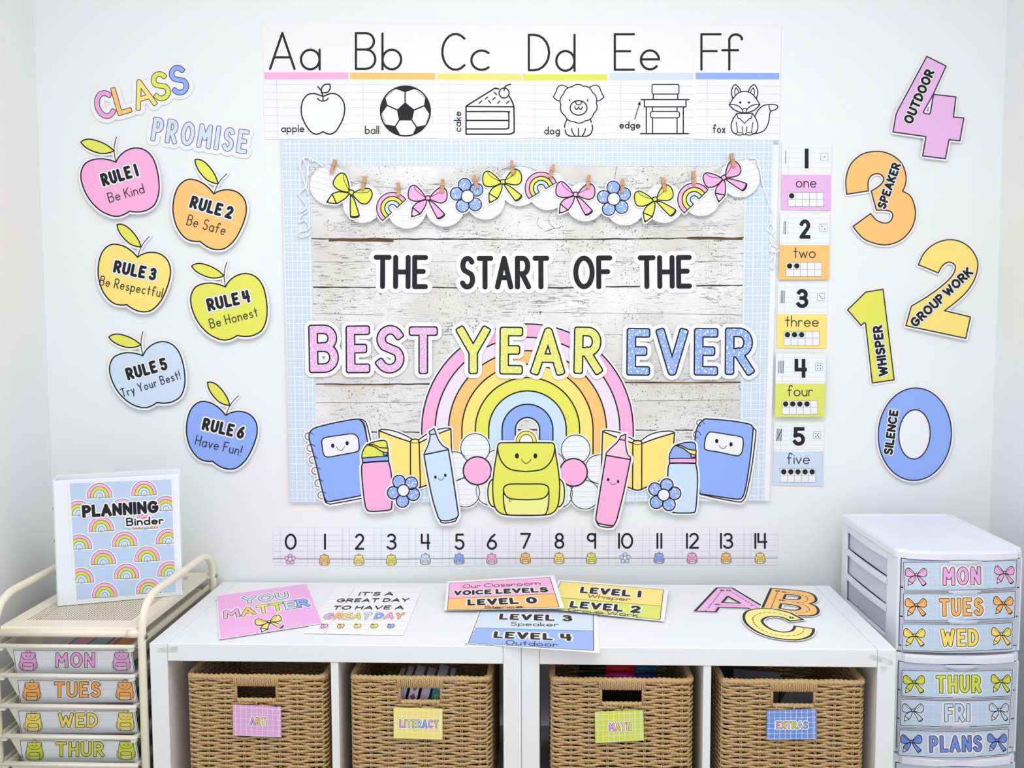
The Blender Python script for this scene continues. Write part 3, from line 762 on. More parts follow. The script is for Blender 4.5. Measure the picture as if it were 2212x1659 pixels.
# printed sheet lying in the top drawer
t = thing('printed_sheet', 'patterned paper with rainbow stripes lying in the top cart drawer', 'paper', kw(-.15, -.25, KZ[0]-.012), KA)
mb = MB(); X0, X1 = -.085, .115
for a, b, c in ((X0, -.02, (226, 222, 224)), (-.02, .02, (232, 180, 200)), (.02, .06, (170, 200, 214)), (.06, .075, (226, 150, 170)), (.075, X1, (230, 160, 100))):
    mb.box((a, -.17, -.001), (b, -.05, 0), mat(c))
for a in (-.02, .02, .06, .075): mb.box((a-.001, -.17, 0), (a+.001, -.05, .0003), BLACK)
mb.build('sheet', t)
# casters
for x in (0, -KW):
    for y in (0, -KD):
        mb = MB(); mb.tube([(x-.008, y, .0225), (x+.008, y, .0225)], .022, mat((60, 60, 64)), 16); mb.build('caster', cart)
mb = MB(); mb.box((-KW, -KD-.005, .045), (0, .005, .06), CREAM, .002); mb.build('base_frame', cart)

# ================================================================== BINDER
BCLR = mat((240, 243, 250), .22, 'clear_vinyl_over_white', .5)
BP0 = Vector(on_plane(125.5, 1310, Vector((0, 0, zt+.0006)), ZN)); BP1 = Vector(on_plane(400, 1285, Vector((0, 0, zt+.0006)), ZN))
BP0.z = BP1.z = zt+.0006; bu = (BP1-BP0); BWI = bu.length-.006; bu.normalize(); ba = atan2(bu.y, bu.x); BFN = Vector((bu.y, -bu.x, 0))
binder = thing('ring_binder', 'white ring binder with a rainbow PLANNING cover standing on the trolley', 'binder', BP0, ba)
BHI = .2845
mb = MB(); mb.box((0, 0, 0), (BWI, .003, BHI), BCLR, .001); mb.build('front_cover', binder)
mb = MB(); mb.box((-.002, .003, 0), (.002, .055, BHI), BCLR, .0008); mb.build('spine', binder)
mb = MB(); q = .10; c, s_ = cos(q), sin(q)
L = BWI+.004; vs = [(0, .052, 0), (L*c, .052+L*s_*.25, 0), (L*c, .055+L*s_*.25, 0), (0, .055, 0)]
vs = vs+[(x, y, BHI+.004) for x, y, z in vs]; mb.add(vs, [(0, 3, 2, 1), (4, 5, 6, 7), (0, 1, 5, 4), (1, 2, 6, 5), (2, 3, 7, 6), (3, 0, 4, 7)], BCLR); mb.build('back_cover', binder)
mb = MB(); mb.box((.02, .012, .004), (BWI-.02, .040, BHI-.009), mat((250, 250, 252), .8, 'page_block')); mb.build('pages', binder)
for zz in (.07, .144, .218):
    mb = MB(); mb.tube([(.010+.016*cos(a), .027+.020*sin(a), zz) for a in [2*pi*k/20 for k in range(20)]], .0016, STEEL, 6, closed=True); mb.build('ring', binder)
mb = MB(); mb.box((.006, .045, .01), (.020, .0475, BHI-.010), STEEL, .0006); mb.build('ring_plate', binder)

# ================================================================== DRAWER TOWER
TWP = mat((236, 238, 250), .33, 'white_plastic', .45); TWD = mat((208, 212, 230), .3, 'translucent_plastic', .45)
TO = Vector((.7995, -.068, 0)); TA = -.022; TWI = .264; TDE = .375
def tw(x, y, z): return Vector((x*cos(TA)-y*sin(TA), x*sin(TA)+y*cos(TA), z))+TO
def bow(x, amp=.020): q = (x-TWI/2)/(TWI/2); return amp*(1-q*q)
def tfront(x): return -TDE+.012-bow(x)-.003
tower = thing('drawer_tower', 'white plastic tower of drawers with weekday cards, right of the cube shelves', 'drawers', TO, TA)
def prism(mb, outline, z0, z1, m, inner=None, smooth=False):
    n = len(outline); vs = [(x, y, z0) for x, y in outline]+[(x, y, z1) for x, y in outline]
    mb.add(vs, [(i, (i+1) % n, n+(i+1) % n, n+i) for i in range(n)], m, smooth); mb.add(vs, [tuple(range(n))[::-1], tuple(range(n, 2*n))], m)
def t_outline(e=0, amp=.020, notch=0, n=24, rc=.02):
    """plan of a module; e grows it"""
    pts = [(-e, -.004), (-e, -TDE+.03)]
    for k in range(1, 6): a = pi/2*k/6; pts.append((-e+rc*(1-cos(a)), -TDE+.03-rc*sin(a)*1.0))
    for i in range(n+1):
        x = rc*.8+(TWI-rc*1.6)*i/n; q = abs(x-TWI/2)/.055; d = notch*max(0, 1-q*q)**2 if q < 1 else 0
        pts.append((x, -TDE+.012-bow(x, amp)-e+d))
    for k in range(5, 0, -1): a = pi/2*k/6; pts.append((TWI+e-rc*(1-cos(a)), -TDE+.03-rc*sin(a)))
    pts += [(TWI+e, -TDE+.03), (TWI+e, -.004)]
    r = .025
    pts += [(TWI+e-r*(1-cos(pi/2*k/5)), e-.004+r*sin(pi/2*k/5)-.0) for k in range(1, 6)][:0]
    pts += [(TWI+e-.012, e), (.012-e, e)]
    return pts
MODH = .2245
for mi in range(4):
    zt = .950-mi*MODH; zb = zt-MODH+.004
    # lid
    mb = MB(); o1 = t_outline(.004, notch=.004); prism(mb, o1, zt-.018, zt-.006, TWP); o2 = t_outline(.001, notch=.004)
    n = len(o1); o3 = [(TWI/2+(x-TWI/2)*.985, -TDE/2+(y+TDE/2)*.988) for x, y in o1]
    mb.add([(x, y, zt-.006) for x, y in o1]+[(x, y, zt) for x, y in o3], [(i, (i+1) % n, n+(i+1) % n, n+i) for i in range(n)], TWP)
    o4 = [(TWI/2+(x-TWI/2)*.86, -TDE/2+(y+TDE/2)*.90+.004) for x, y in o1]; o5 = [(TWI/2+(x-TWI/2)*.84, -TDE/2+(y+TDE/2)*.88+.004) for x, y in o1]
    mb.add([(x, y, zt) for x, y in o3]+[(x, y, zt) for x, y in o4], [(i, (i+1) % n, n+(i+1) % n, n+i) for i in range(n)], TWP)
    mb.add([(x, y, zt) for x, y in o4]+[(x, y, zt-.0025) for x, y in o5], [(i, (i+1) % n, n+(i+1) % n, n+i) for i in range(n)], TWP)
    mb.add([(x, y, zt-.0025) for x, y in o5], [tuple(range(n))], TWP); mb.build('lid', tower)
    z1 = zt-.018; mb = MB()
    # frame: posts, rails, back, bottom
    for x0 in (0, TWI-.006):
        mb.box((x0, -TDE+.012, zb), (x0+.006, -TDE+.075, z1), TWP, .002); mb.box((x0, -.035, zb), (x0+.006, -.002, z1), TWP, .002)
        for zz, hh in ((z1-.018, .018), (z1-.075, .014), (z1-.137, .014), (zb, .012)):
            K = 8; ya, yb = -TDE+.07, -.034
            for k in range(K):
                f = lambda u: .006*(1-(2*u-1)**2)
                u0, u1 = k/K, (k+1)/K; Y0, Y1 = ya+(yb-ya)*u0, ya+(yb-ya)*u1
                d0, d1 = f(u0), f(u1)
                vs = [(x0, Y0, zz-d0*.6), (x0+.005, Y0, zz-d0*.6), (x0+.005, Y0, zz+hh-d0*.6), (x0, Y0, zz+hh-d0*.6), (x0, Y1, zz-d1*.6), (x0+.005, Y1, zz-d1*.6), (x0+.005, Y1, zz+hh-d1*.6), (x0, Y1, zz+hh-d1*.6)]
                mb.add(vs, [(0, 1, 5, 4), (1, 2, 6, 5), (2, 3, 7, 6), (3, 0, 4, 7)]+([(3, 2, 1, 0)] if k == 0 else [])+([(4, 5, 6, 7)] if k == K-1 else []), TWP)
    mb.box((.004, -.006, zb), (TWI-.004, -.003, z1), TWP)
    prism(mb, t_outline(-.001, .016), zb, zb+.010, TWP)
    mb.build('frame', tower)
    for k in range(3):
        za = z1-.002-k*.0632; zc = za-.060
        mb = MB()
        # curved front shell
        N = 22; xs = [.0068+(TWI-.0136)*i/N for i in range(N+1)]; vs = []
        for x in xs:
            y = tfront(x)+.003
            vs += [(x, y, zc), (x, y, za), (x, y+.003, za), (x, y+.003, zc)]
        fs = []
        for i in range(N):
            for a, b in ((0, 1), (1, 2), (2, 3), (3, 0)): fs.append((i*4+a, i*4+b, (i+1)*4+b, (i+1)*4+a))
        fs += [(0, 1, 2, 3), (N*4+3, N*4+2, N*4+1, N*4)]
        mb.add(vs, fs, TWD, False)
        for xa, xb in ((.0085, .011), (TWI-.011, TWI-.0085)): mb.box((xa, -TDE+.016, zc), (xb, -.012, za-.0015), TWD)
        mb.box((.010, -TDE+.016, zc), (TWI-.010, -.012, zc+.002), TWD); mb.box((.010, -.0145, zc), (TWI-.010, -.012, za-.008), TWD)
        d = mb.build('drawer', tower)
        mb = MB(); vs = []; N = 14
        for i in range(N+1):
            x = TWI/2-.036+.072*i/N; q = (x-TWI/2)/.036; y = tfront(x)-.001; dp = .011*sqrt(max(0, 1-q*q)); dz = .010*sqrt(max(0, 1-q*q))
            vs += [(x, y+.001, za+.0005), (x, y-dp*.55, za+.0005), (x, y+.0005, za-dz)]
        fs = []
        for i in range(N): fs += [(i*3, i*3+1, i*3+4, i*3+3), (i*3+1, i*3+2, i*3+5, i*3+4)]
        CLR = mat((214, 220, 236), .15, 'clear_lip', .6)
        mb.add(vs, fs, CLR, True); h_ = mb.build('handle', d); h_['label'] = 'clear curved finger lip'

# ================================================================== BULLETIN BOARD
def wp(px, py, h): return wallp(px, py, h)
def wall_slab(mb, quad, h0, h1, m):
    """pixel quad -> slab on the wall between two heights"""
    a = [wallp(x, y, h1) for x, y in quad]; b = [Vector((p.x, -h0, p.z)) for p in a]
    mb.add(a+b, [(0, 1, 2, 3), (7, 6, 5, 4)]+[(i, 4+i, 4+(i+1) % 4, (i+1) % 4) for i in range(4)], m)
board = thing('bulletin_board', 'large bulletin board covered in whitewashed wood-print paper with a blue grid border', 'board', wallp(1139, 1083, 0))
BO = Vector(board.location)
mb = MB(); wall_slab(mb, [(607.5, 302), (1683, 302), (1662, 1082), (626, 1085)], .0015, .0095, mat((242, 243, 244), .4, 'board_frame')); mb.build('backing_board', board, BO)
mb = MB(); wall_slab(mb, [(1671, 303), (1682, 303), (1681.5, 311), (1670.5, 310)], .0095, .0125, mat((196, 200, 202), .4, 'grey_corner')); mb.build('corner_cap', board, BO)
k = NT('woodgrain_print', .5, .3)
sv = k.mapped((1.2, 1, 26)); big = k.noise(k.mapped((1, 1, 1)), 5, 3); fine = k.noise(sv, 22, 6, .7); base = k.mixc(k.ramp(big, .35, .7), (218, 216, 213), (244, 244, 244))
sp2 = k.noise(k.mapped((1.5, 1, 18), (0, radians(14), 0)), 16, 8, .75); patch = k.ramp(k.noise(k.mapped((1, 1, 3)), 5.5, 2), .44, .62)
scr = k.math('MULTIPLY', k.ramp(sp2, .55, .59), patch); scr2 = k.math('MULTIPLY', k.ramp(fine, .60, .65), k.ramp(k.noise(k.mapped((2, 1, 6)), 3, 2), .4, .6))
dots = k.math('MULTIPLY', k.ramp(k.noise(k.mapped(), 260, 1), .66, .70), k.ramp(k.noise(k.mapped(), 9, 2), .42, .55))
c = k.mixc(k.math('MULTIPLY', scr, .85), base, (96, 90, 86)); c = k.mixc(k.math('MULTIPLY', scr2, .7), c, (104, 98, 94)); c = k.mixc(k.math('MULTIPLY', dots, .85), c, (60, 56, 54))
br = k.math('MULTIPLY', k.ramp(k.noise(k.mapped((1, 1, 9)), 7, 3), .66, .74), .4); c = k.mixc(br, c, (196, 178, 140)); k.col(c); WOODP = k.m
a = Art(wall_place(.0098)); a.cur = 'woodgrain_paper'
a.fill([(660, 350), (1618, 350), (1604, 1060), (676, 1060)], WOODP, 0, track=False)
rn = random.Random(5); SEAM = mat((52, 48, 46)); SEAM2 = mat((120, 116, 112)); SEAMB = mat((92, 76, 56))
def seam(x0, y0, x1, y1, w, m=SEAM):
    n = int((x1-x0)/22); L = [(x0+(x1-x0)*i/n, y0+(y1-y0)*i/n+rn.uniform(-.5, .5)) for i in range(n+1)]
    up = [(x, y-w*.5*rn.uniform(.5, 1.3)) for x, y in L]; dn = [(x, y+w*.5*rn.uniform(.5, 1.3)) for x, y in L]; a.fill(up+dn[::-1], m, 1, track=False)
a.cur = 'plank_seams'
seam(672, 515.5, 1190, 517.5, 3); seam(1190, 517.5, 1606, 513.5, 3); a.base = 1; seam(710, 518, 850, 519.5, 6, SEAMB); seam(1485, 514.5, 1604, 515, 6, SEAMB); a.base = 0
seam(676, 620.5, 1190, 621.5, 3.2); seam(1190, 621.5, 1604, 616, 3.2); seam(678, 677, 830, 681, 1, SEAM2); seam(1140, 674.5, 1602, 680, 1, SEAM2)
seam(676, 566, 1604, 565, .8, SEAM2); seam(680, 724, 1600, 722, 1.2, SEAM2); seam(682, 830, 1190, 829.5, 3.2); seam(1340, 826.5, 1600, 826, 3, SEAM)
a.base = 1; seam(700, 833, 850, 833, 2.5, mat((196, 176, 130))); seam(1360, 829, 1590, 829, 2.5, mat((196, 176, 130))); a.base = 0
seam(682, 870, 940, 869, 1.1, SEAM2); seam(1370, 866, 1598, 864.5, 1.2, SEAM2); seam(790, 933, 980, 934, 3.4); seam(1370, 929, 1560, 930, 3); seam(1100, 928, 1180, 929, 4, SEAMB)
for x, y in ((738, 568), (1219, 568), (1121, 480), (1423, 637), (1208, 649), (1167, 675), (1430, 674), (1167, 674), (1473, 378), (1515, 566), (696, 594), (1283, 478), (1424, 871), (1419, 908), (1167, 678), (709, 477), (1532, 460)):
    a.strokes([circ(x, y, 1.6, 10)], .9, SEAM2, 2, closed=True, track=False)
a.strokes([cr(TR("1333,360 1330,372 1328,384 1331,398"), False)], 1, SEAM2, 2, track=False)
for q in ("1192,458 1185,470 1188,484 1196,492 1186,498 1176,500", "1164,470 1160,480 1164,490 1172,494", "1182,498 1196,494 1208,492 1218,488"): a.strokes([cr(TR(q), False)], .9, SEAM2, 2, track=False)
for gx, gy in ((735, 490), (1530, 488)):
    for i in range(9):
        for j in range(6):
            if rn.random() < .8:
                x = gx-35+i*9+rn.uniform(-4, 4); y = gy-9+j*3.6+rn.uniform(-.8, .8); a.strokes([[(x, y), (x+rn.uniform(2, 9), y+rn.uniform(-.5, .8))]], .7, SEAM2, 2, track=False)
a.commit('x', '', '', parent=board)
k = NT('grid_print', .55, .3); xyz = k.t.nodes.new('ShaderNodeSeparateXYZ'); k.l(k.tc.outputs['Object'], xyz.inputs[0])
def gl(o, p, w, off=0.): return k.math('LESS_THAN', k.math('FRACT', k.math('DIVIDE', k.math('ADD', o, 10+off), p)), w)
ln = k.math('MAXIMUM', k.math('MAXIMUM', gl(xyz.outputs[0], .0222, .10), gl(xyz.outputs[0], .0222, .055, .0095)), k.math('MAXIMUM', gl(xyz.outputs[2], .0222, .10), gl(xyz.outputs[2], .0222, .055, .0095)))
k.col(k.mixc(ln, (206, 222, 240), (240, 246, 251))); GRIDP = k.m
strips = [[(665.5, 303), (720, 303), (722, 357.5), (667, 357.5)]]
xs = [665, 829, 1046, 1264, 1483, 1612]
strips = [[(xs[i]-.7, 302.6+.4*(i % 2)), (xs[i+1]+.7, 302.6), (xs[i+1]+.7, 357.8+.8*(i % 2)), (xs[i]-.7, 358+.6*((i+1) % 2))] for i in range(5)]
strips += [[(608, 302.6), (666, 302.6), (673.8, 560), (617, 560)], [(616.8, 558), (674, 558), (678.5, 790), (621, 790)], [(620.8, 788), (678.6, 788), (684, 1085), (626, 1085)]]
strips += [[(1610, 302.6), (1671, 302.6), (1664, 560), (1605.5, 560)], [(1605.6, 558), (1664.3, 558), (1658, 790), (1600.8, 790)], [(1600.6, 788), (1658, 788), (1650.5, 1082), (1595.5, 1082)]]
strips += [[(682, 1036), (905, 1036), (905, 1085), (682, 1085)], [(903, 1036), (1140, 1036), (1140, 1084.4), (903, 1084.4)], [(1138, 1036), (1380, 1036), (1380, 1084), (1138, 1084)], [(1378, 1036), (1598, 1036), (1598, 1083), (1378, 1083)]]
for i, q in enumerate(strips):
    mb = MB(); wall_slab(mb, q, .0097, .0103+.00016*(i % 5), GRIDP); mb.build('border_strip', board, BO)

# ================================================================== ALPHABET CARDS
def lined(a, rows, x0, x1, slope, xm, ya, yb, lvl=1, w=3, cm=RULEP, cl=RULEL):
    a.strokes([[(x0, y), (x1, y+slope)] for y in rows], w, cl, lvl, track=False)
    if xm: a.strokes([[(xm[0], ya), (xm[1], yb)]], w*1.3, cm, lvl+1, track=False)
CARDQ = [[(567, 52), (754.5, 50), (760, 299), (572, 301)], [(754.5, 51), (943, 52), (945.5, 299), (758.5, 299)], [(942.5, 53), (1127.5, 53), (1128, 299), (944.5, 299)],
         [(1127, 55), (1313, 55), (1313, 300), (1127, 299)], [(1312, 55), (1499.5, 55), (1498.5, 299), (1312, 300)], [(1499, 54), (1687, 57), (1684, 302), (1497.5, 301)]]
def alpha_card(i, k, label, bar, barq, up, lo, ub, lb, xm, word, wp0, wp1, wh, rot=None):
    a = Art(wall_place(.0012+.0005*(i % 2))); a.part('paper'); a.fill(CARDQ[i], mat((245, 243, 244)), 0, th=.0003)
    a.push(crop(k)); a.part('colour_bar'); a.fill(barq, bar, 1)
    a.part('ruled_lines')
    x0 = barq[0][0]+6; x1 = barq[1][0]
    lined(a, [580, 645, 708, 772, 836, 900, 967] if k == 3 else [543, 603, 663, 722, 780, 840, 902], x0, x1, 6, xm, barq[2][1], 1020 if k == 3 else 940)
    a.part('lettering'); s = 19 if k == 3 else 17.5; gbox(a, up, *ub, s, BLACK, 2); gbox(a, lo, *lb, s, BLACK, 3)
    kw_ = {} if rot is None else {'up': rot}
    text(a, word, wp0, wp1, wh, 8.5, INKW, 4, **kw_)
    a.part('drawing'); return a
INKW = mat((48, 48, 56))
def L(*s): return [cr(TR(q), False) for q in s]
def mir(pts, c): return [(2*c-x, y) for x, y in pts]
a = alpha_card(0, 3, 'A', PINK, [(77, 482), (772, 482), (772, 536), (79, 538)], 'A', 'a', (118, 148, 338, 462), (373, 286, 545, 466), (180, 192), 'apple', (218, 975), (410, 975), 65)
q = SP("565,680! 530,668 490,657 440,665 400,710 384,780 392,850 420,912 455,962 490,987 520,990 545,980 565,970! 590,984 625,990 665,970 700,920 730,855 742,785 732,725 700,680 660,658 620,658 590,670"); a.fill(q, WHITE, 4); a.stroke(q, 11, BLACK, 5, True)
a.strokes(L("565,716 560,670 548,632 520,600", "518,696 535,712 562,718 590,712 606,696"), 10, BLACK, 6); q = SP("550,650! 553,608 580,582 619,578! 622,612 600,645"); a.stroke(q, 10, BLACK, 7, True)
a.commit('alphabet_card', 'Aa alphabet card with an apple drawing and pink bar', 'card', 'alphabet cards along the top of the wall')
a = alpha_card(1, 3, 'B', ORANGE, [(787, 484), (1487, 488), (1487, 542), (788, 538)], 'B', 'b', (825, 149, 1004, 462), (1044, 153, 1217, 466), (890, 897), 'ball', (908, 990), (1026, 990), 70)
C0 = circ(1242, 800, 205, 56); a.fill(C0, WHITE, 4)
pg = [(1240, 728), (1317, 790), (1297, 878), (1190, 878), (1172, 790)]; a.fill(pg, BLACK, 5)
a.fill([[(1160, 618), (1240, 645), (1320, 618), (1330, 560), (1150, 560)], [(1405, 690), (1395, 760), (1438, 822), (1500, 840), (1500, 660)], [(1412, 915), (1332, 930), (1298, 1002), (1330, 1050), (1460, 950)],
        [(1080, 910), (1160, 925), (1203, 1002), (1180, 1050), (1020, 950)], [(1078, 688), (1095, 755), (1046, 822), (990, 820), (1000, 660)]], BLACK, 6, clip=[C0])
a.strokes([[(1240, 728), (1240, 645)], [(1317, 790), (1395, 758)], [(1297, 878), (1332, 930)], [(1190, 878), (1160, 925)], [(1172, 790), (1095, 755)]], 11, BLACK, 7); a.stroke(C0, 11, BLACK, 8, True)
a.strokes([[(1160, 618), (1078, 688)], [(1320, 618), (1405, 690)], [(1438, 822), (1412, 915)], [(1298, 1002), (1203, 1002)], [(1080, 910), (1046, 822)]], 3, BLACK, 9)
a.commit('alphabet_card', 'Bb alphabet card with a football drawing and orange bar', 'card', 'alphabet cards along the top of the wall')
a = alpha_card(2, 3, 'C', YELLOW, [(1503, 490), (2198, 494), (2198, 548), (1504, 543)], 'C', 'c', (1538, 157, 1738, 469), (1777, 293, 1936, 470), (1603, 1607), 'cake', (1703, 972), (1703, 803), 64, rot=(-1, 0))
a.fill([(1742, 762), (1985, 612), (2080, 640), (2138, 760), (2138, 960), (2100, 990), (1742, 990)], WHITE, 4)
a.strokes(L("1742,760! 1980,612! 2010,618!", "2098,680 2118,715 2130,745 2136,765! 2138,955 2128,980 2100,991! 1742,991! 1742,762! 2136,765!", "1742,805! 2070,805 2090,812 2094,835 2094,925 2088,943 2065,948! 1742,948!", "1742,878! 2092,878!"), 12, BLACK, 5)
a.fill(circ(2055, 652, 41), WHITE, 6); a.stroke(circ(2055, 652, 41), 10, BLACK, 7, True); a.strokes(L("2055,630 2062,602 2080,588 2108,580"), 10, BLACK, 8)
a.strokes([[(x0, y0), (x1, y1)] for x0, y0, x1, y1 in ((1973, 645, 1993, 665), (1900, 702, 1920, 685), (1850, 736, 1872, 716), (1926, 713, 1945, 734), (1962, 707, 1982, 688), (2002, 737, 2020, 718), (2076, 737, 2096, 718))], 9, BLACK, 8)
a.commit('alphabet_card', 'Cc alphabet card with a cake slice drawing and yellow bar', 'card', 'alphabet cards along the top of the wall')
a = alpha_card(3, 4, 'D', LIME, [(68, 456), (708, 458), (708, 504), (69, 505)], 'D', 'd', (105, 150, 276, 436), (314, 150, 469, 440), (160, 158), 'dog', (230, 915), (350, 915), 62)
hd = []
for i in range(100):
    t_ = 2*pi*i/100; b_ = abs(sin(5*t_+.3)); hd.append((491+(134+9*b_)*cos(t_), 682+(139+8*b_)*sin(t_)))
ea = SP("412,560! 372,541 336,553 318,595 299,630! 328,655 362,660!"); a.fill(ea, WHITE, 4); a.stroke(ea, 8, BLACK, 5, True); a.fill(mir(ea, 491), WHITE, 4); a.stroke(mir(ea, 491), 8, BLACK, 5, True)
bd = SP("405,790! 385,860 400,912 430,928! 550,928! 582,912 597,870 582,790!"); a.fill(bd, WHITE, 4)
a.strokes(L("405,800 390,828 385,860", "389,880 400,912 430,928! 552,928! 580,912 597,870 592,842", "578,798 588,822", "437,870 446,900 462,925", "543,870 535,900 519,925", "490,868 490,925"), 9, BLACK, 6)
a.fill(hd, WHITE, 7); a.stroke(hd, 8, BLACK, 8, True); mz = [(491+64*cos(2*pi*i/40)*(1+.0*i), 713+55*sin(2*pi*i/40)) for i in range(40)]; a.stroke(mz, 9, BLACK, 9, True)
a.strokes(L("465,660! 517,660!", "468,662 473,682 491,690 509,682 514,662", "463,705 468,720 480,723 491,708 502,723 514,720 520,705", "424,648! 424,662!", "559,648! 559,662!"), 8, BLACK, 10)
a.commit('alphabet_card', 'Dd alphabet card with a fluffy dog drawing and lime bar', 'card', 'alphabet cards along the top of the wall')
a = alpha_card(4, 4, 'E', SKY, [(720, 448), (1360, 448), (1360, 500), (721, 502)], 'E', 'e', (757, 146, 919, 432), (955, 268, 1110, 429), (810, 808), 'edge', (800, 870), (960, 870), 58)
a.fill([rect(1048, 535, 1252, 610), rect(1058, 608, 1243, 650), rect(990, 650, 1306, 705), rect(1005, 700, 1285, 905)], WHITE, 4)
a.stroke(rrect(1048, 535, 1252, 608, 12), 8, BLACK, 5, True); a.strokes(L("1058,608! 1058,648!", "1243,608! 1243,648!", "966,650! 1328,650!", "990,650! 990,705! 1305,705! 1305,650!", "1005,708! 1005,905!", "1285,708! 1285,905!", "1052,790! 1052,905!", "1238,790! 1238,905!", "1052,708! 1052,738!", "1238,708! 1238,738!", "962,908! 1325,908!"), 9, BLACK, 6)
a.fill(rrect(1036, 740, 1256, 788, 16), WHITE, 7); a.stroke(rrect(1036, 740, 1256, 788, 16), 8, BLACK, 8, True); a.strokes([[(917, 797), (950, 690)]], 6, BLACK, 8); a.fill([(958, 662), (938, 686), (962, 694)], BLACK, 8)
a.commit('alphabet_card', 'Ee alphabet card with a school desk drawing and pale blue bar', 'card', 'alphabet cards along the top of the wall')
a = alpha_card(5, 4, 'F', BLUE, [(1378, 446), (2013, 449), (2013, 497), (1379, 496)], 'F', 'f', (1414, 146, 1576, 430), (1573, 147, 1738, 430), (1468, 1466), 'fox', (1508, 905), (1605, 905), 68)
tl = SP("1820,790! 1850,735 1885,700 1930,688 1985,690 2003,705 1985,725 1945,745 1932,820 1902,880 1850,905 1815,906!"); a.fill(tl, WHITE, 4); a.strokes([cr(TR("1828,778! 1850,735 1885,700 1930,688 1985,690 2003,705 1985,725 1945,745 1932,820 1902,880 1850,905 1815,906!"), False)], 8, BLACK, 5); a.strokes(L("1935,690 1938,715 1948,742"), 8, BLACK, 6)
bd = SP("1690,755! 1662,800 1648,850 1660,895 1690,914! 1808,914! 1840,895 1851,850 1838,800 1810,755!"); a.fill(bd, WHITE, 6); a.stroke(bd, 8, BLACK, 7, True)
fur = cr(TR("1690,755! 1700,792! 1715,795! 1724,806! 1750,830! 1775,806! 1785,795! 1800,792! 1810,755!"), False); lg = L("1687,822 1697,895", "1732,855 1735,893")
a.strokes([fur]+lg+[mir(l, 1750) for l in lg], 7, BLACK, 8)
for c_ in (1713, 1784): a.fill(circ(c_, 909, 26, 20, 10), WHITE, 9); a.stroke(circ(c_, 909, 26, 20, 10), 7, BLACK, 10, True)
for f in (lambda P: P, lambda P: mir(P, 1750)):
    e = f(SP("1660,640! 1650,590 1665,548 1682,536! 1708,560 1724,595!")); a.fill(e, WHITE, 9); a.stroke(e, 8, BLACK, 10, True); a.strokes([f(cr(TR("1678,615 1675,585 1685,560! 1700,580 1706,602"), False))], 7, BLACK, 11)
hd = SP("1634,688! 1665,640 1700,602 1750,588 1800,602 1835,640 1866,688! 1825,728 1750,752 1675,728"); a.fill(hd, WHITE, 12); a.stroke(hd, 8, BLACK, 13, True)
ck = cr(TR("1634,688! 1670,688 1708,702 1736,728"), False); a.strokes([ck, mir(ck, 1750)], 8, BLACK, 14); a.fill(circ(1750, 733, 17, 16), WHITE, 15); a.stroke(circ(1750, 733, 17, 16), 7, BLACK, 16, True)
for c_ in (1717, 1783): a.fill(circ(c_, 672, 9, 14), BLACK, 14)
a.commit('alphabet_card', 'Ff alphabet card with a sitting fox drawing and blue bar', 'card', 'alphabet cards along the top of the wall')

# ================================================================== CLASS PROMISE + RULE APPLES
def spun(a, ch, cx, cy, w, h, rot, sw_, m, b=5.5):
    a.push(aff(cx, cy, 1, rot)); g, st = glyph(ch); P = [p for q in st for p in q]; a0 = min(p[0] for p in P); a1 = max(p[0] for p in P); c1 = []; c2 = []
    for q in st:
        pts = [(-w/2+sw_/2+(p[0]-a0)/max(.01, a1-a0)*(w-sw_), h/2-sw_/2-p[1]*(h-sw_)) for p in q]
        c1 += a.capsules(pts, sw_, False, 12); c2 += a.capsules(pts, sw_-2*b, False, 8)
    a.emit(c1, INK, 1); a.emit(c2, m, 2); a.pop()
a = Art(wall_place(.002, (0, .00002), (300, 200))); a.part('lettering').push(crop(1))
spun(a, 'C', 803, 808, 150, 225, -14, 44, mat((240, 170, 226))); spun(a, 'L', 935, 772, 118, 226, -16, 42, ORANGE); spun(a, 'A', 1100, 722, 172, 232, -17, 41, YELLOW)
spun(a, 'S', 1238, 664, 138, 232, -13, 43, LIME); spun(a, 'S', 1378, 618, 138, 236, -13, 43, BLUE); a.pop(); a.backing(9)
a.commit('lettering_cutout', 'CLASS paper cutout in pink, orange, yellow, lime and blue letters', 'sign')
a = Art(wall_place(.002, (0, .00002), (430, 290))); a.part('lettering').push(crop(1))
otext(a, 'PROMISE', (1157, 1086), (1900, 1190), 190, 39, mat((216, 226, 244)), 1, 5.5, 1, 12, oc=mat((96, 108, 140)), back=False, gap=.11); a.pop(); a.backing(9)
a.commit('lettering_cutout', 'PROMISE paper cutout in pale blue outlined letters', 'sign')

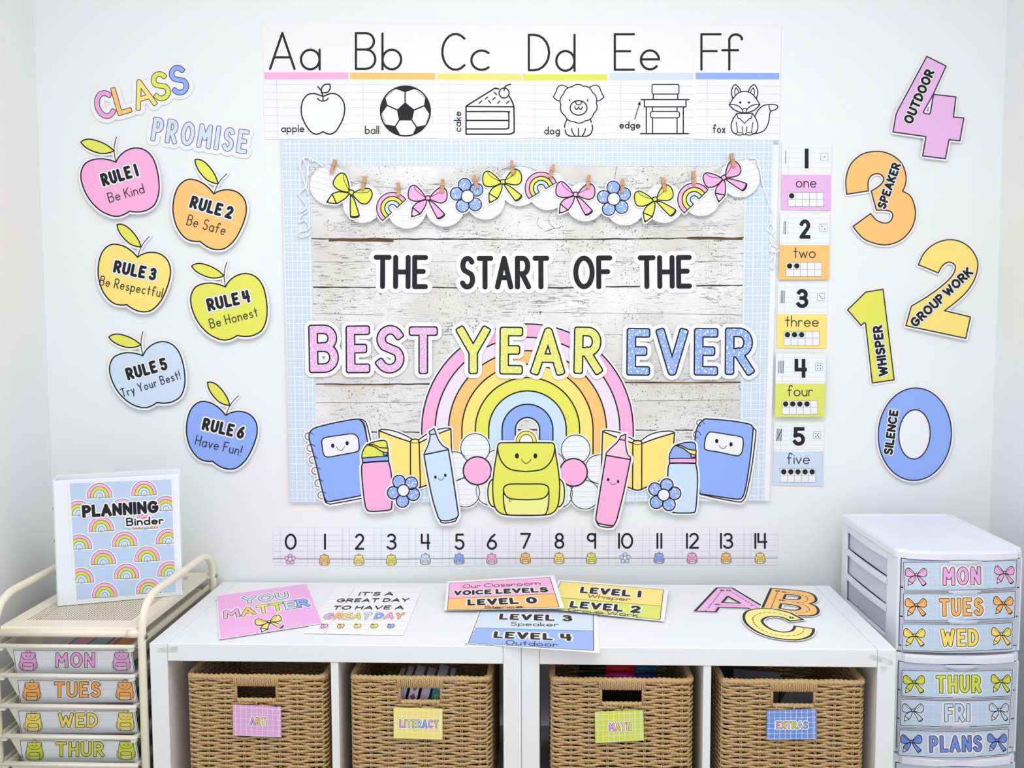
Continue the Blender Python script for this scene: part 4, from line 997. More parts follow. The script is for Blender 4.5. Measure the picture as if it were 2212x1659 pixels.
APB = SP("1070,497! 1090,465 1132,432 1190,417 1248,435 1290,485 1312,560 1319,640 1312,700 1287,755 1240,785 1190,793 1140,787! 1115,802 1075,814 1030,808 970,777 915,720 880,655 863,590 867,540 890,500 930,480 980,474 1030,482", n=6)
APL = SP("868,374! 885,362 920,357 970,370 1020,395 1062,430! 1030,441 985,443 930,425 890,400", n=5)
APS = SP("1078,350 1066,392 1062,440 1070,497", False, 6)
def rule(col, label, top, bot, n, rp0, rp1, rh, words, wp0, wp1, wh, k=2, kk=2, tilt=.00009, sd=.00003):
    C_ = crop(k); f = lambda p: (C_[0]*p[0]+C_[4], C_[3]*p[1]+C_[5]); t0, t1 = f(top), f(bot); cx, cy = t0
    a = Art(wall_place(.0022, (sd*.6, tilt*.6), (cx, cy-60))); S = two((1070, 497), (1140, 787), t0, t1); ps = 1/hypot(S[0], S[1])
    a.push(S); a.part('fruit'); a.shape(APB, col, 1, 1.6*ps, BLACK); a.part('leaf'); a.shape(APL, LIME, 1, 1.5*ps, BLACK); a.part('stem'); a.stroke(APS, 1.7*ps, BLACK, 3); a.pop()
    sv = a.out[:]; a.push(crop(k)); a.part('rule_lettering'); otext(a, n, rp0, rp1, rh, rh*.232, BLACK, 4, 0, rh*.1, edge=(rh*.025, mat((214, 200, 214))), gap=.07, space=.2)
    a.pop(); a.push(crop(kk)); a.part('promise_text'); text(a, words, wp0, wp1, wh, 5.6 if kk == 2 else 7, INKW, 6, gap=.13, space=.30); a.pop()
    a.out = sv; a.backing(4.2)
    a.commit('apple_cutout', label, 'cutout', 'paper apples with class rules')
rule(PINK, 'pink paper apple reading RULE 1 Be Kind', (893, 1250), (997, 1628), 'RULE 1', (795, 1440), (1075, 1356), 102, 'Be Kind', (843, 1564), (1118, 1486), 78, 1, 1)
rule(ORANGE, 'orange paper apple reading RULE 2 Be Safe', (1648-0, 1495), (1541, 1860), 'RULE 2', (1455, 1600), (1782, 1692), 100, 'Be Safe', (834, 126), (1064, 190), 66, 1, 2, sd=-.00001)
rule(YELLOW, 'yellow paper apple reading RULE 3 Be Respectful', (545, 320), (480, 603), 'RULE 3', (396, 410), (650, 462), 76, 'Be Respectful', (315, 487), (690, 562), 60)
rule(LIME, 'lime paper apple reading RULE 4 Be Honest', (1070, 497), (1140, 787), 'RULE 4', (968, 645), (1225, 588), 78, 'Be Honest', (982, 747), (1268, 672), 60)
rule(mat((208, 227, 247)), 'pale blue paper apple reading RULE 5 Try Your Best!', (577, 908), (660, 1188), 'RULE 5', (487, 1057), (730, 990), 76, 'Try Your Best!', (455, 1158), (806, 1046), 54)
rule(BLUE, 'blue paper apple reading RULE 6 Have Fun!', (1072, 1265), (993, 1538), 'RULE 6', (925, 1350), (1175, 1408), 76, 'Have Fun!', (885, 1440), (1160, 1506), 62, tilt=.00005)

# ================================================================== BOARD LETTERING
def word_cut(word, k, p0, p1, h, w, label, hh=.0116):
    a = Art(wall_place(hh)); a.part('lettering').push(crop(k)); text(a, word, p0, p1, h, w, BLACK, 1, gap=.045); a.pop(); a.backing(9.5, th=.0006); a.commit('word_cutout', label, 'sign', 'black words on the bulletin board')
word_cut('THE', 5, (800, 1195), (1232, 1197), 272, 40, 'black THE paper word, left end of the top line')
C5 = lambda px, py: ((px-590)*3.6867, (py-300)*3.6867)
word_cut('START', 5, C5(992.3, 625.5), C5(1186.5, 625), 268, 41, 'black START paper word on the bulletin board')
word_cut('OF', 6, (363, 1198), (675, 1196), 268, 40, 'black OF paper word on the bulletin board')
word_cut('THE', 6, (878, 1196), (1308, 1192), 268, 40, 'black THE paper word, right end of the top line')
def big_letter(ch, k, x0, y0, x1, y1, m, label, rot=0, hh=.0155, w=71):
    a = Art(wall_place(hh-.0012)); a.part('lettering').push(crop(k)); cx, cy = (x0+x1)/2, (y0+y1)/2; a.push(aff(cx, cy, 1, rot, cx, cy))
    g, st = glyph(ch); P = [p for q in st for p in q]; a0 = min(p[0] for p in P); a1 = max(p[0] for p in P); b0 = min(p[1] for p in P); b1 = max(p[1] for p in P); c1 = []; c2 = []
    for q in st:
        pts = [(x0+w/2+(p[0]-a0)/(a1-a0)*(x1-x0-w), y1-w/2-(p[1]-b0)/(b1-b0)*(y1-y0-w)) for p in q]
        c1 += a.capsules(pts, w, False, 20); c2 += a.capsules(pts, w-20, False, 12)
    a.emit(c1, BLACK, 1); a.emit(c2, m, 2); a.pop(); a.pop(); a.backing(8.5, th=.0006); a.commit('letter_cutout', label, 'letter', 'speckled capital letters on the bulletin board')
big_letter('B', 7, 187, 135, 405, 484, SP_PINK, 'speckled pink paper letter B', -1, .0155)
big_letter('E', 7, 453, 142, 630, 486, SP_PINK, 'speckled pink paper letter E', -.5, .0163)
big_letter('S', 7, 668, 139, 876, 488, SP_PINK, 'speckled pink paper letter S', 0, .0155)
big_letter('T', 7, 905, 148, 1115, 493, SP_PINK, 'speckled pink paper letter T', 0, .0163)
big_letter('Y', 7, 1246, 148, 1490, 493, SP_LIME, 'speckled lime paper letter Y', 0, .0155)
big_letter('E', 7, 1555, 151, 1726, 496, SP_LIME, 'speckled lime paper letter E', .5, .0163)
big_letter('A', 8, 54, 155, 302, 500, SP_LIME, 'speckled lime paper letter A', 1, .0155)
big_letter('R', 8, 362, 151, 571, 493, SP_LIME, 'speckled lime paper letter R', 1, .0163)
big_letter('E', 8, 740, 160, 912, 504, SP_BLUE, 'speckled blue paper letter E nearest the lime R', .5, .0155)
big_letter('V', 8, 952, 162, 1184, 505, SP_BLUE, 'speckled blue paper letter V', 0, .0163)
big_letter('E', 8, 1223, 160, 1400, 504, SP_BLUE, 'speckled blue paper letter E between V and R', .5, .0155)
big_letter('R', 8, 1445, 157, 1658, 499, SP_BLUE, 'speckled blue paper letter R', .5, .0163)

# ================================================================== BOARD PICTURES
def commit_cut(a, name, label, cat='cutout', mg=4.2, group=None, th=.0005, sub=()): a.backing(mg, th=th, sub=sub); return a.commit(name, label, cat, group)
# rainbow
a = Art(wall_place(.0114)); a.push(crop(8)); cx, cy, by = 31.5, 890, 1150
def arch(R, b=by): return [(cx-R, b)]+[(cx+R*cos(pi+pi*i/48), cy+R*sin(pi+pi*i/48)) for i in range(49)]+[(cx+R, b)]
RR = [758, 662, 566, 470, 374, 278, 182, 87]
for i, (m, n) in enumerate(zip((PINK, LILAC, ORANGE, YELLOW, LIME, LBLUE, BLUE), ('pink', 'lilac', 'orange', 'yellow', 'lime', 'pale_blue', 'blue'))):
    a.part(n+'_band'); a.fill(arch(RR[i])+arch(RR[i+1])[::-1], m, 1)
a.part('outline'); a.strokes([arch(R) for R in RR], 10, BLACK, 2); a.pop(); commit_cut(a, 'rainbow_cutout', 'large striped paper rainbow behind the BEST YEAR EVER letters', 'rainbow', 3.5)
def face(a, e1, e2, r, smile, lvl=4):
    a.part('face'); a.fill([circ(e1[0], e1[1], r[0], 14, r[1]), circ(e2[0], e2[1], r[0], 14, r[1])], BLACK, lvl, track=False); a.strokes([cr(TR(smile), False, 6)], 4, BLACK, lvl, track=False)
def flower_big(k, c, rc, petals, rp, label, hh=.0124):
    a = Art(wall_place(hh)); a.push(crop(k))
    for i, (x, y) in enumerate(petals):
        a.part('petal#%d' % i); C_ = circ(x, y, rp, 40); a.fill(C_, WHITE, 1+i*2); a.strokes([[(x-rp, y+d), (x+rp, y+d-6)] for d in range(-90, 100, 36)], 3, mat((190, 212, 232)), 2+i*2, clip=[C_], track=False); a.stroke(C_, 5.5, BLACK, 3+i*2, True)
    a.part('flower_centre'); C_ = circ(*c, rc, 40); a.shape(C_, PINK, 14, 5.5); a.pop(); commit_cut(a, 'flower_cutout', label, 'flower', 3)
flower_big(7, (1397, 1184), 100, [(1550, 1135), (1493, 1328), (1310, 1340), (1232, 1152), (1383, 1022)], 104, 'large paper daisy with a pink centre left of the lime backpack')
flower_big(8, (361, 1196), 99, [(195, 1145), (250, 1350), (443, 1356), (548, 1173), (377, 1031)], 103, 'large paper daisy with a pink centre right of the lime backpack')
# open books
def book(k, covers, spine, pages, lines, label):
    a = Art(wall_place(.0136)); a.push(crop(k)); a.part('pages')
    for p in pages: a.shape(SP(p), WHITE, 1, 4.5)
    for i_, p in enumerate(covers): a.part('cover#%d' % i_); a.shape(SP(p), YELLOW, 3, 5)
    a.part('spine'); a.shape(SP(spine), YELLOW, 5, 5); a.strokes([cr(TR(q), False) for q in lines], 4.5, BLACK, 7); a.pop(); commit_cut(a, 'book_cutout', label, 'cutout', 3.2)
book(7, ["692,897! 800,938 918,978! 918,1280! 780,1230! 700,1190!", "980,985! 1060,944 1135,912 1208,885! 1213,1060! 1190,1230! 1045,1285! 990,1303!"], "918,980! 922,966 948,957 974,963 980,985! 990,1303! 965,1305! 918,1280!",
     ["692,895! 720,887 800,900 880,930 945,966! 918,980! 800,940", "968,968! 1030,925 1100,892 1180,878 1208,884! 1130,915 1060,946 982,988!"], ["920,975 935,985 965,985 980,978"], 'yellow open book cutout behind the pale blue highlighter')
book(8, ["570,903! 680,948 790,988! 785,1316! 740,1296! 640,1255! 560,1215!", "850,990! 960,950 1085,913! 1078,1010! 1060,1150! 1032,1232! 850,1317!"], "787,985! 793,972 820,968 845,974 851,988! 850,1318! 818,1324 785,1316!",
     ["570,901! 600,895 690,912 760,945 810,972! 789,988! 680,950", "838,975! 900,930 980,905 1060,900 1085,911! 960,952 850,992!"], ["789,985 805,995 835,996 850,988"], 'yellow open book cutout behind the pink highlighter')
# notebooks
a = Art(wall_place(.0138)); a.push(crop(7)); a.part('pages'); a.shape(SP("300,1385! 312,1412 345,1424! 570,1382! 700,1340! 668,1150 632,965 603,850 578,820 540,813! 400,900! 250,1000!"), WHITE, 1, 4.5)
a.strokes([cr(TR("560,822 590,850 612,975"), False)], 4.5, BLACK, 3); a.part('cover'); a.shape(SP("190,935 205,898 245,873 390,838 520,815 560,822 587,865 610,975 650,1150 685,1330! 565,1362! 345,1404 310,1392 290,1340 235,1110 200,985"), BLUE, 3, 5)
a.part('name_panel'); a.shape(SP("284,1000 284,965 310,946 400,932 500,920 538,942 548,985 549,1030 525,1050 430,1068 330,1086 297,1068"), WHITE, 5, 4.5); face(a, (361, 1005), (464, 987), (12, 16), "388,1012 402,1033 428,1035 445,1010", 7)
a.part('spiral_ring'); a.strokes([cr([(cx_+x, cy_+y) for x, y in ((26, -14), (0, -26), (-24, -20), (-33, 0), (-22, 20), (-2, 25))], False) for cx_, cy_ in ((196, 938), (209, 1022), (226, 1107), (244, 1186), (266, 1274), (287, 1361))], 4.5, BLACK, 6); a.pop()
commit_cut(a, 'notebook_cutout', 'smiling blue spiral notebook cutout at the left foot of the board', 'cutout')
a = Art(wall_place(.0138)); a.push(crop(8)); a.part('pages'); a.shape(SP("1268,1352! 1400,1382 1540,1407 1570,1402 1600,1350 1640,1150 1668,920 1662,890 1640,868 1618,862! 1500,1000! 1300,1200!"), WHITE, 1, 4.5)
a.part('cover'); a.shape(SP("1232,960! 1240,900 1262,850 1300,815 1340,814 1500,828 1620,850 1645,870 1648,900 1628,1100 1598,1290 1575,1370 1550,1387 1520,1387 1400,1370 1268,1350! 1235,1100!"), BLUE, 3, 5)
a.part('name_panel'); a.shape(SP("1300,1010 1308,950 1328,915 1355,907 1470,925 1555,940 1577,965 1572,1040 1550,1072 1520,1075 1400,1050 1315,1035"), WHITE, 5, 4.5); face(a, (1388, 971), (1490, 995), (12, 16), "1405,1000 1418,1020 1442,1023 1458,1005", 7)
a.part('spiral_ring'); a.strokes([cr([(cx_+x, cy_+y) for x, y in ((28, 8), (10, -18), (-16, -18), (-26, 4), (-14, 22), (4, 22))], False) for cx_, cy_ in ((1270, 840), (1248, 922))], 4.5, BLACK, 6); a.pop()
commit_cut(a, 'notebook_cutout', 'smiling blue notebook cutout at the right foot of the board', 'cutout')
# bottles
def bottle(M, lid, strap, band, body, knob, label):
    a = Art(wall_place(.0150)); a.push(crop(7) if M is None else crop(8))
    if M: a.push(M)
    a.part('lid'); a.shape(SP("570,1095! 572,1060 592,1015 625,990 680,972 728,967 748,982 752,1010 757,1050 760,1080!"), lid, 1, 4.5)
    a.part('strap'); a.shape(SP("605,997! 655,998 700,1018 757,1022! 757,1055! 715,1048 665,1014!"), strap, 3, 4.5); a.part('button'); a.shape(rrect(723, 1054, 753, 1072, 4), knob, 3, 4)
    a.part('neck_band'); a.shape(SP("572,1094! 660,1086 760,1079! 762,1113! 670,1118 575,1126!"), band, 5, 4.5)
    a.part('body'); a.shape(SP("577,1128! 670,1120 760,1116! 778,1190 785,1300 784,1440 765,1465 700,1473 640,1475 605,1462 588,1400 572,1250 568,1160"), body, 5, 5)
    if M: a.pop()
    a.pop(); commit_cut(a, 'water_bottle_cutout', label, 'cutout', 4)
bottle(None, LIME, YELLOW, BLUE, PINK, BLUE, 'pink water bottle cutout with a lime lid')
bottle(two((575, 1110), (765, 1098), (1051, 1113), (1243, 1115)), BLUE, YELLOW, PINK, LBLUE, PINK, 'pale blue water bottle cutout with a blue lid')
# highlighters
def marker(k, body, capp, tip, base, mb_, mc, eyes, smile, label):
    a = Art(wall_place(.0162)); a.push(crop(k)); a.part('end_cap'); a.shape(SP(base), WHITE, 1, 4.5); a.part('tip'); a.shape(SP(tip), mb_, 1, 4.5); a.part('cap'); a.shape(SP(capp), mc, 3, 4.5)
    a.part('body'); a.shape(SP(body), mb_, 5, 5); face(a, *eyes, smile, 7); a.pop(); commit_cut(a, 'highlighter_cutout', label, 'cutout', 4.5)
marker(7, "1015,1070! 1190,1033! 1222,1230 1262,1500! 1250,1522! 1190,1542 1135,1540! 1118,1520! 1080,1400 1045,1240", "1015,1068! 1022,1048 1038,1015 1052,975 1060,925! 1100,920! 1120,965 1150,1005 1190,1028! 1190,1035!", "1058,928! 1051,905! 1088,881! 1102,922!", "1130,1535! 1142,1556 1185,1558 1240,1545! 1254,1518!",
       LBLUE, mat((216, 226, 244)), ((1097, 1230), (1168, 1217), (9, 12)), "1117,1238 1128,1250 1146,1249 1156,1234", 'smiling pale blue highlighter cutout')
marker(8, "595,1074! 770,1104! 720,1340 670,1540! 655,1568! 640,1578 590,1572 540,1562! 522,1540! 525,1500 565,1250", "595,1073! 598,1055 640,1012 670,985 688,960! 733,967! 740,1030 752,1070 770,1088! 770,1104!", "689,962! 700,935! 737,922! 732,967!", "526,1548! 545,1578 600,1590 640,1587! 655,1568!",
       PINK, mat((250, 206, 232)), ((610, 1248), (681, 1262), (9, 12)), "626,1268 636,1282 653,1283 665,1271", 'smiling pink highlighter cutout')
# backpack (drawn once, reused small on labels)
BPK = dict(body="22,983! 190,985 222,1000 236,1080 252,1180 262,1290 256,1400 236,1462 190,1495 110,1504 22,1505!", flap="22,983! 190,984 218,992 226,1012 220,1065 190,1130 130,1176 22,1190!", pocket="22,1280! 125,1280 170,1292 184,1335 182,1420 168,1482 140,1501 22,1503!",
           side="258,1245 285,1270 297,1330 290,1402 268,1437 240,1444! 262,1300!")
def symm(s, c=22): h = SP(s, True, 5); h = cr(TR(s), False, 5); return h+[(2*c-x, y) for x, y in h[::-1]]
def backpack(a, m, ml, smile=True, ow=5, part=True, lv=1, face_on=True):
    p = (lambda n: a.part(n)) if part else (lambda n: a)
    p('handle'); hn = [(22+60*cos(pi+pi*i/16), 985+60*sin(pi+pi*i/16)*1.05-10) for i in range(17)]; hn = [(-38, 985)]+hn+[(82, 985)]
    a.stroke(hn, 30, BLACK, lv); a.stroke(hn, 30-2*ow, m, lv+1, track=False)
    p('side_pocket#1'); sd = SP(BPK['side']); a.shape(sd, ml, lv, ow); p('side_pocket#2'); a.shape(mir(sd, 22), ml, lv, ow)
    p('body'); a.shape(symm(BPK['body']), m, lv+2, ow); p('flap'); a.shape(symm(BPK['flap']), m, lv+4, ow)
    p('pocket'); a.shape(symm(BPK['pocket']), ml, lv+4, ow); pf = symm("22,1280! 125,1280 170,1292 184,1320 172,1358 130,1385 22,1392!"); a.shape(pf, m, lv+6, ow)
    a.strokes([cr(TR("-96,1388 -100,1400 -92,1406 -86,1396"), False)], ow*.8, BLACK, lv+8, track=False)
    if face_on:
        p('face'); a.fill([circ(88, 1078, 14, 14, 19), circ(-44, 1078, 14, 14, 19)], BLACK, lv+6, track=False); a.strokes([cr(TR("-10,1101 2,1122 22,1131 44,1121 56,1102"), False, 5)], ow, BLACK, lv+6, track=False)
a = Art(wall_place(.0162)); a.push(crop(8)); a.part('paper'); a.fill(rect(-30, 925, 74, 985), WHITE, 0); backpack(a, LIME, LIMEL); a.pop(); commit_cut(a, 'backpack_cutout', 'smiling lime green backpack cutout at the centre foot of the board', 'cutout', 4)
def flower(a, m, mc, c, petals, rp, rc, ow, lv=1, part=True):
    for i_, (x, y) in enumerate(petals): (a.part('petal#%d' % i_) if part else a).shape(circ(x, y, rp, 26), m, lv, ow)
    (a.part('flower_centre') if part else a).shape(circ(*c, rc, 26), mc, lv+2, ow)
for k, c, pt, lb in ((7, (867, 1326), [(836, 1262), (924, 1274), (938, 1353), (861, 1401), (797, 1342)], 'speckled blue flower cutout beside the pink bottle'),
                 (8, (1008, 1358), [(1030, 1286), (1086, 1346), (1046, 1426), (956, 1410), (945, 1316)], 'speckled blue flower cutout beside the pale blue bottle')):
    a = Art(wall_place(.0168)); a.push(crop(k)); flower(a, SP_BLUE, WHITE, c, pt, 45, 42, 4.5); a.pop(); commit_cut(a, 'flower_cutout', lb, 'flower', 3.2)

# ================================================================== GARLAND
DISCS = [(5, 450, 370, -68), (5, 712, 512, 5), (5, 1065, 558, 2), (5, 1368, 542, 0), (5, 1690, 486, -14), (5, 1962, 378, 5), (6, 160, 410, 8), (6, 457, 500, 6), (6, 775, 533, -10), (6, 1085, 512, -12), (6, 1380, 458, -10), (6, 1690, 310, -14)]
WORDS = ['leftmost', 'second', 'third', 'fourth', 'fifth', 'sixth', 'seventh', 'eighth', 'ninth', 'tenth', 'eleventh', 'rightmost']
for i, (k, x, y, rot) in enumerate(DISCS):
    sl = .00007 if i % 2 else .00004
    a = Art(wall_place(.0165+.0008*(i % 2), (0, .00008), (600, 400))); a.push(crop(k)).push(aff(x, y, 1, rot if i else 16)); C_ = circ(0, 0, 157, 56)
    a.part('paper'); a.fill(C_, WHITE, 0, th=.0004); a.part('ruled_lines'); a.strokes([[(-157, d), (157, d)] for d in range(-132, 150, 46)], 3, mat((206, 206, 224)), 1, clip=[C_], track=False)
    a.strokes([[(-28 if i else -20, -157), (-28 if i else -20, 157)]], 3.5, mat((236, 214, 232)), 2, clip=[C_], track=False); a.pop(); a.pop()
    a.commit('garland_disc', WORDS[i]+' round lined-paper disc of the garland', 'disc', 'lined paper discs of the garland')
BOW = dict(l="1213,466! 1190,428 1150,385 1120,369 1090,385 1076,430 1082,475 1120,494 1165,494 1214,480!", r="1250,464! 1280,425 1320,392 1350,386 1378,410 1386,450 1375,492 1340,510 1300,502 1250,482!",
           tl="1224,488! 1216,525 1196,562 1172,597! 1110,547! 1138,515 1175,497 1218,484!", tp="1110,547! 1172,597! 1148,606 1118,618! 1103,608! 1106,580!", tr="1236,490! 1268,502 1305,535 1365,598! 1340,622 1308,632! 1285,590 1262,545!")
def bow_art(a, m, ml, ow=5, lv=1, part=True):
    p = (lambda n: a.part(n)) if part else (lambda n: a)
    p('ribbon_tail#1'); a.shape(SP(BOW['tl']), m, lv, ow); p('ribbon_tail#2'); a.shape(SP(BOW['tr']), m, lv, ow); a.stroke(SP("1366,600! 1362,614 1335,634 1312,637!", False), ow*1.6, BLACK, lv+2)
    p('pencil_tip'); a.shape(SP(BOW['tp']), ml, lv, ow); a.stroke([(1103, 615), (1105, 621)], ow*2.2, BLACK, lv+2)
    p('loop#1'); a.shape(SP(BOW['l']), m, lv+3, ow); p('loop#2'); a.shape(SP(BOW['r']), m, lv+3, ow)
    a.strokes([cr(TR(q), False, 5) for q in ("1124,370 1128,395 1155,425 1212,466", "1350,386 1342,412 1300,440 1251,464")], ow*.9, BLACK, lv+5, track=False); p('knot'); a.shape(rrect(1214, 454, 1250, 487, 8), m, lv+6, ow)
def garland_bow(k, x, y, rot, m, ml, label, s=1, h=.0192):
    a = Art(wall_place(h, (0, .00008), (600, 400))); a.push(crop(k)).push(aff(x, y, s, rot, 1232, 470)); bow_art(a, m, ml); a.pop(); a.pop(); commit_cut(a, 'bow_cutout', label, 'bow', 3.2, 'bows clipped to the garland')
def garland_rainbow(k, q0, q1, label, h=.0192):
    a = Art(wall_place(h, (0, .00008), (600, 400))); a.push(crop(k)).push(two((-128, 0), (128, 0), q0, q1))
    def ar(R): return [(-R, 0)]+[(R*cos(pi+pi*i/24), -22+R*1.0*sin(pi+pi*i/24)) for i in range(25)]+[(R, 0)]
    Rs = [128, 94, 62, 30]
    for i, (m, n) in enumerate(((PINK, 'pink_band'), (LIME, 'lime_band'), (LBLUE, 'pale_blue_band'))): a.part(n); a.shape(ar(Rs[i])+ar(Rs[i+1])[::-1], m, 1, 4.5)
    a.pop(); a.pop(); commit_cut(a, 'small_rainbow_cutout', label, 'rainbow', 3.2, 'rainbows clipped to the garland')
def garland_flower(k, c, pt, label, h=.0192):
    a = Art(wall_place(h, (0, .00008), (600, 400))); a.push(crop(k)); flower(a, SP_BLUE, WHITE, c, pt, 51, 50, 4.5); a.pop(); commit_cut(a, 'flower_cutout', label, 'flower', 3.2, 'flowers clipped to the garland')
PL2 = mat((250, 206, 232)); LML = mat((244, 244, 160))
garland_bow(5, 622, 425, 27, LIME, LML, 'lime paper bow beside the leftmost garland disc', 1.06)
garland_rainbow(5, (872, 652), (1056, 482), 'leftmost small rainbow on the garland')
garland_bow(5, 1232, 470, 0, PINK, PL2, 'pink paper bow left of the left blue garland flower')
garland_flower(5, (1548, 457), [(1525, 366), (1620, 405), (1609, 522), (1508, 533), (1462, 437)], 'left speckled blue flower on the garland')
garland_bow(5, 1829, 341, -8, LIME, LML, 'lime paper bow right of the left blue garland flower')
garland_rainbow(6, (8, 476), (228, 346), 'middle small rainbow on the garland')
garland_bow(6, 381, 441, 0, PINK, PL2, 'pink paper bow left of the right blue garland flower')
garland_flower(6, (685, 478), [(682, 387), (768, 440), (748, 543), (645, 558), (605, 462)], 'right speckled blue flower on the garland')
garland_bow(6, 1013, 480, -17, LIME, LML, 'lime paper bow right of the right blue garland flower')
garland_rainbow(6, (1247, 590), (1436, 408), 'rightmost small rainbow on the garland')
garland_bow(6, 1562, 307, -29, PINK, PL2, 'pink paper bow on the rightmost garland disc')
PEG = NT('peg_wood', .7, .2); _v = PEG.mapped((30, 30, 220)); PEG.col(PEG.mixc(PEG.noise(_v, 3, 3), (196, 146, 104), (222, 178, 138))); PEG = PEG.m
PEGS = [(720, 359, 20), (785.5, 396, 12), (860.5, 409, -2), (955.5, 402, 4), (1027.5, 393, -12), (1106.5, 362, -3), (1191.5, 370, 18), (1271, 393, 6), (1344.5, 402, 2), (1434, 398, -10), (1498.5, 385, -3), (1582.5, 346, -12)]
for i, (x, y, r) in enumerate(PEGS):
    p = wallp(x, y, .0235); t = thing('clothespin', WORDS[i]+' mini wooden clothespin on the garland', 'clothespin', p, 0, 'mini clothespins on the garland')
    for s_, n in ((-1, 'wooden_prong'), (1, 'wooden_prong')):
        mb = MB(); yy = s_*.0026; mb.add([(sx*.0042, yy+s_*.0016+(.0022*s_ if z > 0 else -.0012*s_ if z < 0 else 0), z) for z in (-.0165, 0, .0165) for sx in (-1, 1)]+[(sx*.0042, yy-s_*.0012+(.0022*s_ if z > 0 else -.0012*s_ if z < 0 else 0), z) for z in (-.0165, 0, .0165) for sx in (-1, 1)],
            [(0, 1, 3, 2), (2, 3, 5, 4), (7, 6, 8, 9), (9, 8, 10, 11), (0, 2, 8, 6), (2, 4, 10, 8), (3, 1, 7, 9), (5, 3, 9, 11), (1, 0, 6, 7), (4, 5, 11, 10)], PEG); mb.build(n, t)
    mb = MB(); mb.tube([(-.0048, -.0045, .0005), (.0048, -.0045, .0005)], .0006, STEEL, 6); mb.tube([(-.0048, .0045, -.002), (.0048, .0045, -.002)], .0006, STEEL, 6); mb.tube([(.0046, -.0045, .0005), (.0046, .0045, -.002)], .0006, STEEL, 6); mb.tube([(-.0046, -.0045, .0005), (-.0046, .0045, -.002)], .0006, STEEL, 6); mb.build('spring', t)
    t.rotation_euler = (0, radians(r), 0)
CORD = mat((246, 248, 252), .7, 'white_cord')
def cord(name, label, lines, r=.0021, h=.0150, cat='ribbon'):
    p0 = wallp(*TR(lines[0])[0][:2], h); t = thing(name, label, cat, p0)
    for s in lines:
        L_ = cr(TR(s), False, 6); mb = MB(); n_ = len(L_); mb.tube([wallp(x, y, h+.002*sin(i*.8))-Vector(p0) for i, (x, y) in enumerate(L_)], r, CORD, 6); mb.build('strand', t)
cord('curled_ribbon', 'white curled cord end tied at the left of the garland', ["698,360 685,350 668,342 655,342 648,358 653,378 660,400 666,420", "668,342 672,350 676,345 664,340", "664,370 662,400 652,412 645,420 652,430 662,445 655,455 648,458", "660,440 664,455 655,462 648,470 646,480 656,476 664,482 668,492 660,498 650,500 644,506 650,512 662,510 670,504", "655,342 662,360 668,380"])
cord('curled_ribbon', 'white curled cord hanging at the right of the garland', ["1618,342 1630,343 1640,352 1644,380 1652,410 1662,440 1668,462 1665,480 1672,498 1664,512 1668,528 1680,535", "1622,341 1634,345 1640,365 1648,400 1656,425 1664,448", "1665,480 1658,495 1668,505 1676,518 1664,530 1662,540 1674,545 1684,540", "1664,540 1670,552 1662,566 1668,580 1674,572 1672,558"], h=.0130)
cord('curled_ribbon', 'thin white cord threaded behind the garland discs', ["700,360 760,392 830,402 900,408 960,405 1030,395 1090,362 1130,358 1160,366 1215,392 1290,402 1370,405 1440,398 1520,378 1570,352 1610,342"], .0009, .0140)

